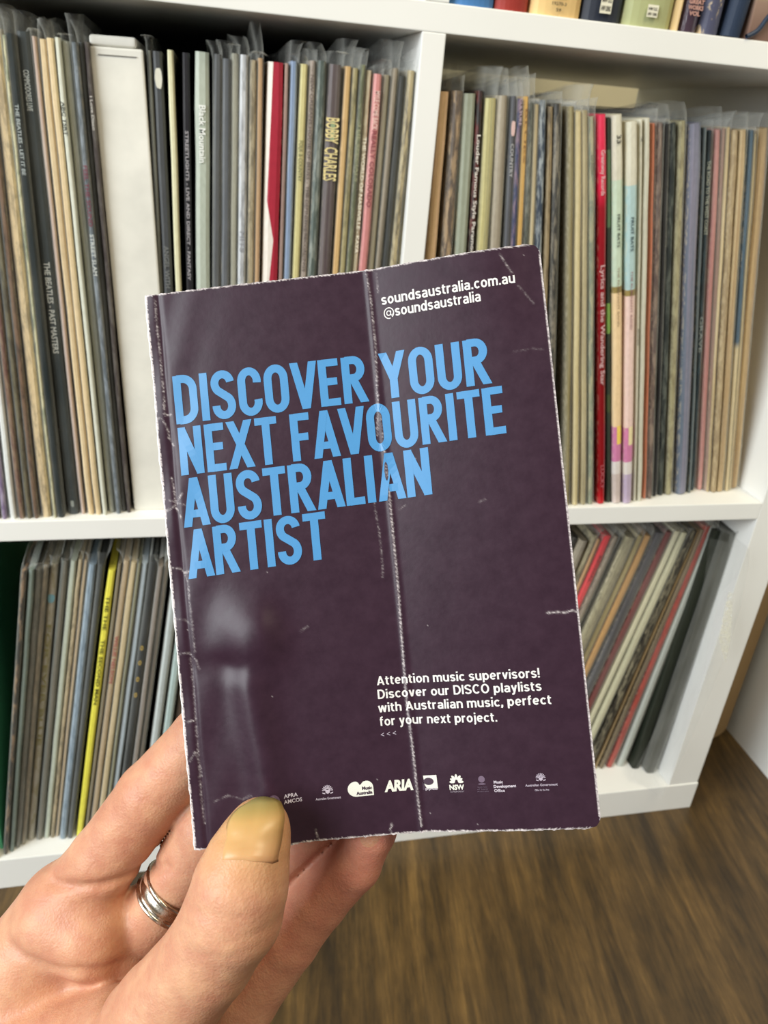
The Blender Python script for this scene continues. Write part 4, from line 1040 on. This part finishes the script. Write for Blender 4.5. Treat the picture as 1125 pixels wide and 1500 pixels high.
# ------------------------------------------------------------------ the hand  (same local frame, mm)
CH = {
'index':[(-79.0,-199.2,-30.0,13.0),(-53.1,-174.2,-26.0,12.0),(-36.2,-157.2,-21.0,10.3),(-18.6,-138.3,-17.0,9.7),(0.1,-122.2,-14.0,9.2),(16.1,-109.3,-11.0,8.2),(28.3,-96.9,-9.6,7.2)],
'middle':[(-69.3,-216.6,-36.0,12.0),(-39.6,-189.6,-31.0,10.8),(-19.0,-169.5,-25.5,9.1),(-3.2,-149.8,-20.5,9.6),(16.5,-134.0,-14.5,8.8),(34.3,-121.7,-11,7.8),(46.8,-111.3,-10.,7.0)],
'ring':[(-56.2,-235.0,-36.0,13.0),(-24.6,-205.5,-36.0,10.5),(-1.0,-178.5,-33.0,8.8),(21.5,-158.5,-26.0,8.8),(39.5,-142.5,-17.5,8.4),(53.0,-128.5,-11.5,7.0)],
'little':[(-38.9,-252.4,-34.0,13.0),(-15.1,-223.4,-30.0,10.5),(0.9,-202.3,-27.0,9.2),(16.7,-184.1,-23.0,8.1),(27.5,-172.2,-20.0,7.3),(39.1,-160.2,-16.0,7.2),(45.4,-149.8,-12.5,6.6),(47.5,-144.6,-10.5,6.0)],
'thumb':[(-99.0,-271.8,-30.0,17.0),(-42.2,-219.3,-8.0,15.0),(-11.0,-187.5,3.0,13.0),(4.7,-170.8,9.0,11.5),(13.2,-159.2,12.0,12.0),(16.0,-152.0,12.5,11.5),(18.2,-146.0,11.0,10.0),(19.8,-142.2,8.8,8.4),(20.6,-140.2,7.6,7.2)],
}
PALM = [((-53,-174,-28,12), (-125,-262,-34,18)), ((-39.6,-189.6,-37,11), (-118,-275,-36,18)), ((-24.6,-205.5,-40,11), (-105,-285,-36,18)), ((-15,-223,-34,11), (-92,-292,-36,18)),
        ((-120,-275,-32,22), (-235,-375,-40,26))]
PADS = [((-52,-175,-20,9), (-42,-179,-19.5,10)), ((-80,-215,-18,14), (-47,-210,-12.5,13)), ((-47,-210,-12.5,13), (-15,-196,-8,11)), ((-66,-190,-24,10), (-90,-222,-26,14))]
GROOVES = [(1.8, 1.2, [(36.5, -151, -15), (26, -160.5, -15), (16, -169.5, -18)]), (.45, .55, [(7, -148.5, 22), (14, -146.8, 23), (22, -148.6, 23), (27, -152, 20)]), (.35, .6, [(4, -154.2, 22), (12, -153.6, 24), (19, -155, 24)]), (1.6, 1.2, [(-22, -160, -14), (-14, -158, -14)]), (1.8, 1.3, [(-28, -165, -9), (-30.5, -174, -9), (-30, -183, -9), (-28, -188, -9)]), (.6, .8, [(-5, -190, 10), (3, -186, 14)]), (1.9, 1.3, [(-50, -161, -10), (-32.8, -160.8, -10), (-22, -159.8, -12)]), (1.5, 1.8, [(-62, -178, -8), (-49.4, -183.3, -8), (-40, -183, -9), (-33, -185.5, -10), (-24, -190, -12)]),
           (1.6, 1.3, [(-44, -201, 0), (-35.3, -199.6, 0), (-28, -197, 2)]), (.55, 1.0, [(6, -139.6, 18), (12, -138.9, 20), (19, -139.6, 21), (25.5, -142.5, 19), (27.6, -147, 16)]),
           (.35, .9, [(4, -157, 20), (15.5, -160.5, 24), (25, -160, 20)]), (.3, .8, [(6, -162.5, 20), (15, -164, 22), (22, -163, 19)])]
def rcone(P, a, b):
    a = np.array(a, np.float32); b = np.array(b, np.float32); d = b[:3]-a[:3]; L = float(d@d)+1e-9
    q = P-a[:3]; t = np.clip((q@d)/L, 0, 1)
    return np.sqrt(((q-t[..., None]*d)**2).sum(-1)) - (a[3]+(b[3]-a[3])*t)
def smin(a, b, k):
    h = np.clip(.5+.5*(b-a)/k, 0, 1)
    return b*(1-h)+a*h - k*h*(1-h)
def hand_sdf(P):
    palm = None
    for a, b in PALM:
        d = rcone(P, a, b); palm = d if palm is None else smin(palm, d, 12)
    pads = None
    for a, b in PADS:
        d = rcone(P, a, b); pads = d if pads is None else smin(pads, d, 5)
    palm = smin(palm, pads, 7)
    out = None
    for k in ('index', 'middle', 'ring', 'little', 'thumb'):
        c = CH[k]; f = None
        for a, b in zip(c[:-1], c[1:]):
            d = rcone(P, a, b); f = d if f is None else smin(f, d, 1.5)
        d = smin(palm, f, 7 if k != 'thumb' else 9)
        out = d if out is None else smin(out, d, 5.0 if k == 'little' else 1.5)
    for dep, wd, pts in GROOVES:
        dd = None
        for p, q in zip(pts[:-1], pts[1:]):
            # distance measured across the view so that the fold follows the surface
            p = np.array(p, np.float32); q = np.array(q, np.float32); e = q-p; L = float(e[:2]@e[:2])
            t = np.clip(((P[..., :2]-p[:2])@e[:2])/L, 0, 1)
            d2 = ((P[..., :2]-p[:2]-t[..., None]*e[:2])**2).sum(-1) + (.12*(P[..., 2]-p[2]-t*e[2]))**2
            dd = d2 if dd is None else np.minimum(dd, d2)
        out = out + dep*np.exp(-dd/(wd*wd))
    return out
def surface_nets(lo, hi, h):
    nx, ny, nz = [int((b-a)/h)+1 for a, b in zip(lo, hi)]
    gx = (lo[0]+h*np.arange(nx)).astype(np.float32); gy = (lo[1]+h*np.arange(ny)).astype(np.float32); gz = (lo[2]+h*np.arange(nz)).astype(np.float32)
    S = np.empty((nx, ny, nz), np.float32)
    for i0 in range(0, nx, 24):
        X, Y, Z = np.meshgrid(gx[i0:i0+24], gy, gz, indexing='ij')
        S[i0:i0+24] = hand_sdf(np.stack([X, Y, Z], -1))
    S[0] = S[-1] = 5; S[:, 0] = S[:, -1] = 5; S[:, :, 0] = S[:, :, -1] = 5
    I = S < 0
    c = np.zeros((nx-1, ny-1, nz-1, 3), np.float32); cnt = np.zeros((nx-1, ny-1, nz-1), np.float32)
    offs = [(i, j, k) for i in (0, 1) for j in (0, 1) for k in (0, 1)]
    sl = lambda o: (slice(o[0], nx-1+o[0]), slice(o[1], ny-1+o[1]), slice(o[2], nz-1+o[2]))
    for a in offs:
        for ax in range(3):
            if a[ax]: continue
            b = list(a); b[ax] = 1
            sa, sb = S[sl(a)], S[sl(b)]
            m = (sa < 0) != (sb < 0)
            t = np.where(m, sa/np.where(m, sa-sb, 1), 0)
            for q in range(3):
                c[..., q] += np.where(m, a[q]+(t if q == ax else 0), 0)
            cnt += m
    act = cnt > 0
    ids = -np.ones(act.shape, np.int64); ids[act] = np.arange(act.sum())
    w = np.argwhere(act); co = (c[act]/cnt[act][:, None] + w)*h + np.array(lo)
    F = []
    for ax in range(3):
        s0 = [slice(1, -1)]*3; s1 = [slice(1, -1)]*3; s0[ax] = slice(0, -1); s1[ax] = slice(1, None)
        A, B = I[tuple(s0)], I[tuple(s1)]
        o1, o2 = [(1, 2), (2, 0), (0, 1)][ax]
        for flip in (False, True):
            m = (A & ~B) if not flip else (~A & B)
            e = np.argwhere(m)
            e = e + np.array([0 if q == ax else 1 for q in range(3)])
            def g(d1, d2):
                x = e.copy(); x[:, o1] -= d1; x[:, o2] -= d2
                return ids[x[:, 0], x[:, 1], x[:, 2]]
            q4 = np.stack([g(0, 0), g(1, 0), g(1, 1), g(0, 1)], 1)
            F.append(q4 if not flip else q4[:, ::-1])
    return co, np.concatenate(F)
def skin_mat():
    t = NT('skin'); v = t.coord()
    big = t.noise(v, 38, 4, .55, .3); mid = t.noise(v, 160, 4, .6); fine = t.noise(t.mapping(v, (1, 1, 1)), 900, 3, .6)
    vo = t.node('ShaderNodeTexVoronoi'); vo.inputs['Scale'].default_value = 1500; t.lk(v, vo.inputs['Vector'])
    c = t.ramp(big, [(.32, lin((176, 122, 98))), (.5, lin((190, 140, 114))), (.68, lin((198, 152, 122)))])
    c = t.mix(.35, c, t.ramp(mid, [(.35, lin((182, 114, 86))), (.65, lin((210, 160, 120)))]))
    # backs of the fingers' ends and the pads of ring / little finger are rosier, the thumb yellower
    sep = t.node('ShaderNodeSeparateXYZ'); t.lk(v, sep.inputs[0])
    rosy = t.math('MULTIPLY', t.math('SUBTRACT', sep.outputs[0], .0), 18, True)
    back = t.math('LESS_THAN', sep.outputs[2], -.006)
    c = t.mix(t.math('MULTIPLY', t.math('MULTIPLY', rosy, back), .7), c, lin((206, 128, 112)))
    dn = t.node('ShaderNodeVectorMath', operation='DISTANCE'); t.lk(v, dn.inputs[0]); dn.inputs[1].default_value = (.0195, -.139, .014)
    c = t.mix(t.math('MULTIPLY', t.math('SUBTRACT', .016, dn.outputs['Value']), 62, True), c, lin((196, 152, 98)))
    t.base(c); t.rough(t.math('ADD', .38, t.math('MULTIPLY', mid, .2)))
    b = t.b; b.inputs['Subsurface Weight'].default_value = .25; b.inputs['Subsurface Radius'].default_value = (.0045, .0018, .0010); b.inputs['Subsurface Scale'].default_value = 1.0
    b.inputs['Specular IOR Level'].default_value = .38
    h = t.math('ADD', t.math('MULTIPLY', mid, 1.0), t.math('ADD', t.math('MULTIPLY', fine, .35), t.math('MULTIPLY', vo.outputs['Distance'], .2)))
    t.bump(h, .42, .0008)
    return t.m
co, Fq = surface_nets((-205, -345, -72), (66, -78, 32), 1.05)
hm = bpy.data.meshes.new('hand')
hm.from_pydata((co*.001).tolist(), [], Fq.tolist()); hm.update(); hm.shade_smooth()
hand = link('hand', hm, None, skin_mat()); hand.matrix_world = HMAT
tag(hand, 'left hand pinching the booklet, thumb in front and fingers behind, silver ring', 'hand')
sm = hand.modifiers.new('smooth', 'SMOOTH'); sm.factor = .5; sm.iterations = 4

# thumb nail: a curved plate laid on the thumb tip
def thumb_z(x, y):
    z = np.full(x.shape, 30.0, np.float32)
    for _ in range(60):
        d = hand_sdf(np.stack([x, y, z], -1).astype(np.float32)); z = z - np.clip(d, -1, 3)*.8
    return z
nu, nv = 15, 13; V = []
ss = np.linspace(-1, 1, nu); tt = np.linspace(0, 1, nv)
GX, GY = [], []
for b in tt:
    for a in ss:
        half = 7.3*(1-.12*(1-b)) * (1 if b < .6 else math.sqrt(max(.03, 1-((b-.6)/.44)**2)))
        cx = 20.4 + 1.4*b
        y = -144.9 + 11.9*b + .9*(1-a*a)*b + 1.0*(1-a*a)*(1-b) - 1.1*a*(1-b)
        GX.append(cx + a*half); GY.append(y)
GX, GY = np.array(GX, np.float32), np.array(GY, np.float32)
GZ = thumb_z(GX, np.minimum(GY, -138.5))
A = np.tile(ss, nv); Bv = np.repeat(tt, nu)
zc = GZ.reshape(nv, nu)[:, nu//2].repeat(nu)
GZ = np.maximum(GZ, zc - 3.8*np.abs(A)**2.0) + .10 - .9*(Bv < .05) - .9*(np.abs(A) > .93)
tip = np.maximum(0, GY+138.5); GZ = GZ - .55*tip - .10*tip*tip
F = [(k*nu+i, k*nu+i+1, (k+1)*nu+i+1, (k+1)*nu+i) for k in range(nv-1) for i in range(nu-1)]
nm = mesh_from('thumb_nail', np.stack([GX, GY, GZ], 1)*.001, F, True)
def nail_mat():
    t = NT('nail'); g = t.coord('Generated'); sep = t.node('ShaderNodeSeparateXYZ'); t.lk(g, sep.inputs[0])
    c = t.ramp(sep.outputs[1], [(0, lin((190, 138, 102))), (.3, lin((194, 150, 102))), (.70, lin((186, 148, 92))), (.84, lin((160, 136, 80))), (1, lin((132, 124, 80)))])
    t.base(c); t.rough(.36); t.b.inputs['Specular IOR Level'].default_value = .35; t.b.inputs['Subsurface Weight'].default_value = .1; t.b.inputs['Subsurface Scale'].default_value = .002
    t.bump(t.noise(t.mapping(t.coord(), (900, 60, 60)), 1.0, 2), .08, .0003); return t.m
nl = link('thumb_nail', nm, hand, nail_mat()); so = nl.modifiers.new('t', 'SOLIDIFY'); so.thickness = .0005; so.offset = -1

# ring: worn silver band of three ridges
def ring_mesh(R=.0093):
    prof = [(-3.4, .2), (-3.2, 1.2), (-2.6, 1.6), (-2.1, 1.15), (-1.8, .7), (-1.2, .95), (0, 1.2), (1.2, .95), (1.8, .7), (2.1, 1.15), (2.6, 1.6), (3.2, 1.2), (3.4, .2), (2.5, 0), (-2.5, 0)]
    n = 72; V = []; m = len(prof)
    for k in range(n):
        a = 2*math.pi*k/n; dent = 1+.004*math.sin(3*a)+.003*math.sin(7*a+1)
        for (z, r) in prof:
            rr = (R + r*.001)*dent; V.append((rr*math.cos(a), rr*math.sin(a), z*.001*(1+.05*math.sin(2*a))))
    F = [(k*m+i, ((k+1) % n)*m+i, ((k+1) % n)*m+(i+1) % m, k*m+(i+1) % m) for k in range(n) for i in range(m)]
    bm = bmesh.new(); vs = [bm.verts.new(v) for v in V]
    for f in F: bm.faces.new([vs[i] for i in f])
    return bm_mesh('ring', bm, True)
t = NT('worn_silver'); n = t.noise(t.coord(), 600, 4, .6)
t.base(t.ramp(n, [(.3, lin((176, 164, 146))), (.7, lin((214, 204, 188)))])); t.b.inputs['Metallic'].default_value = 1; t.rough(t.ramp(n, [(.3, (.16, .16, .16, 1)), (.7, (.32, .32, .32, 1))])); t.bump(n, .12, .0004)
rg = link('ring', ring_mesh(), None, t.m)
axd = Vector((17, 18, 2)).normalized()
rg.matrix_world = HMAT @ Matrix.Translation(Vector((-18.0, -170.0, -25.4))*.001) @ axd.to_track_quat('Z', 'Y').to_matrix().to_4x4()
tag(rg, 'worn silver ridged ring on the finger beside the thumb', 'ring')
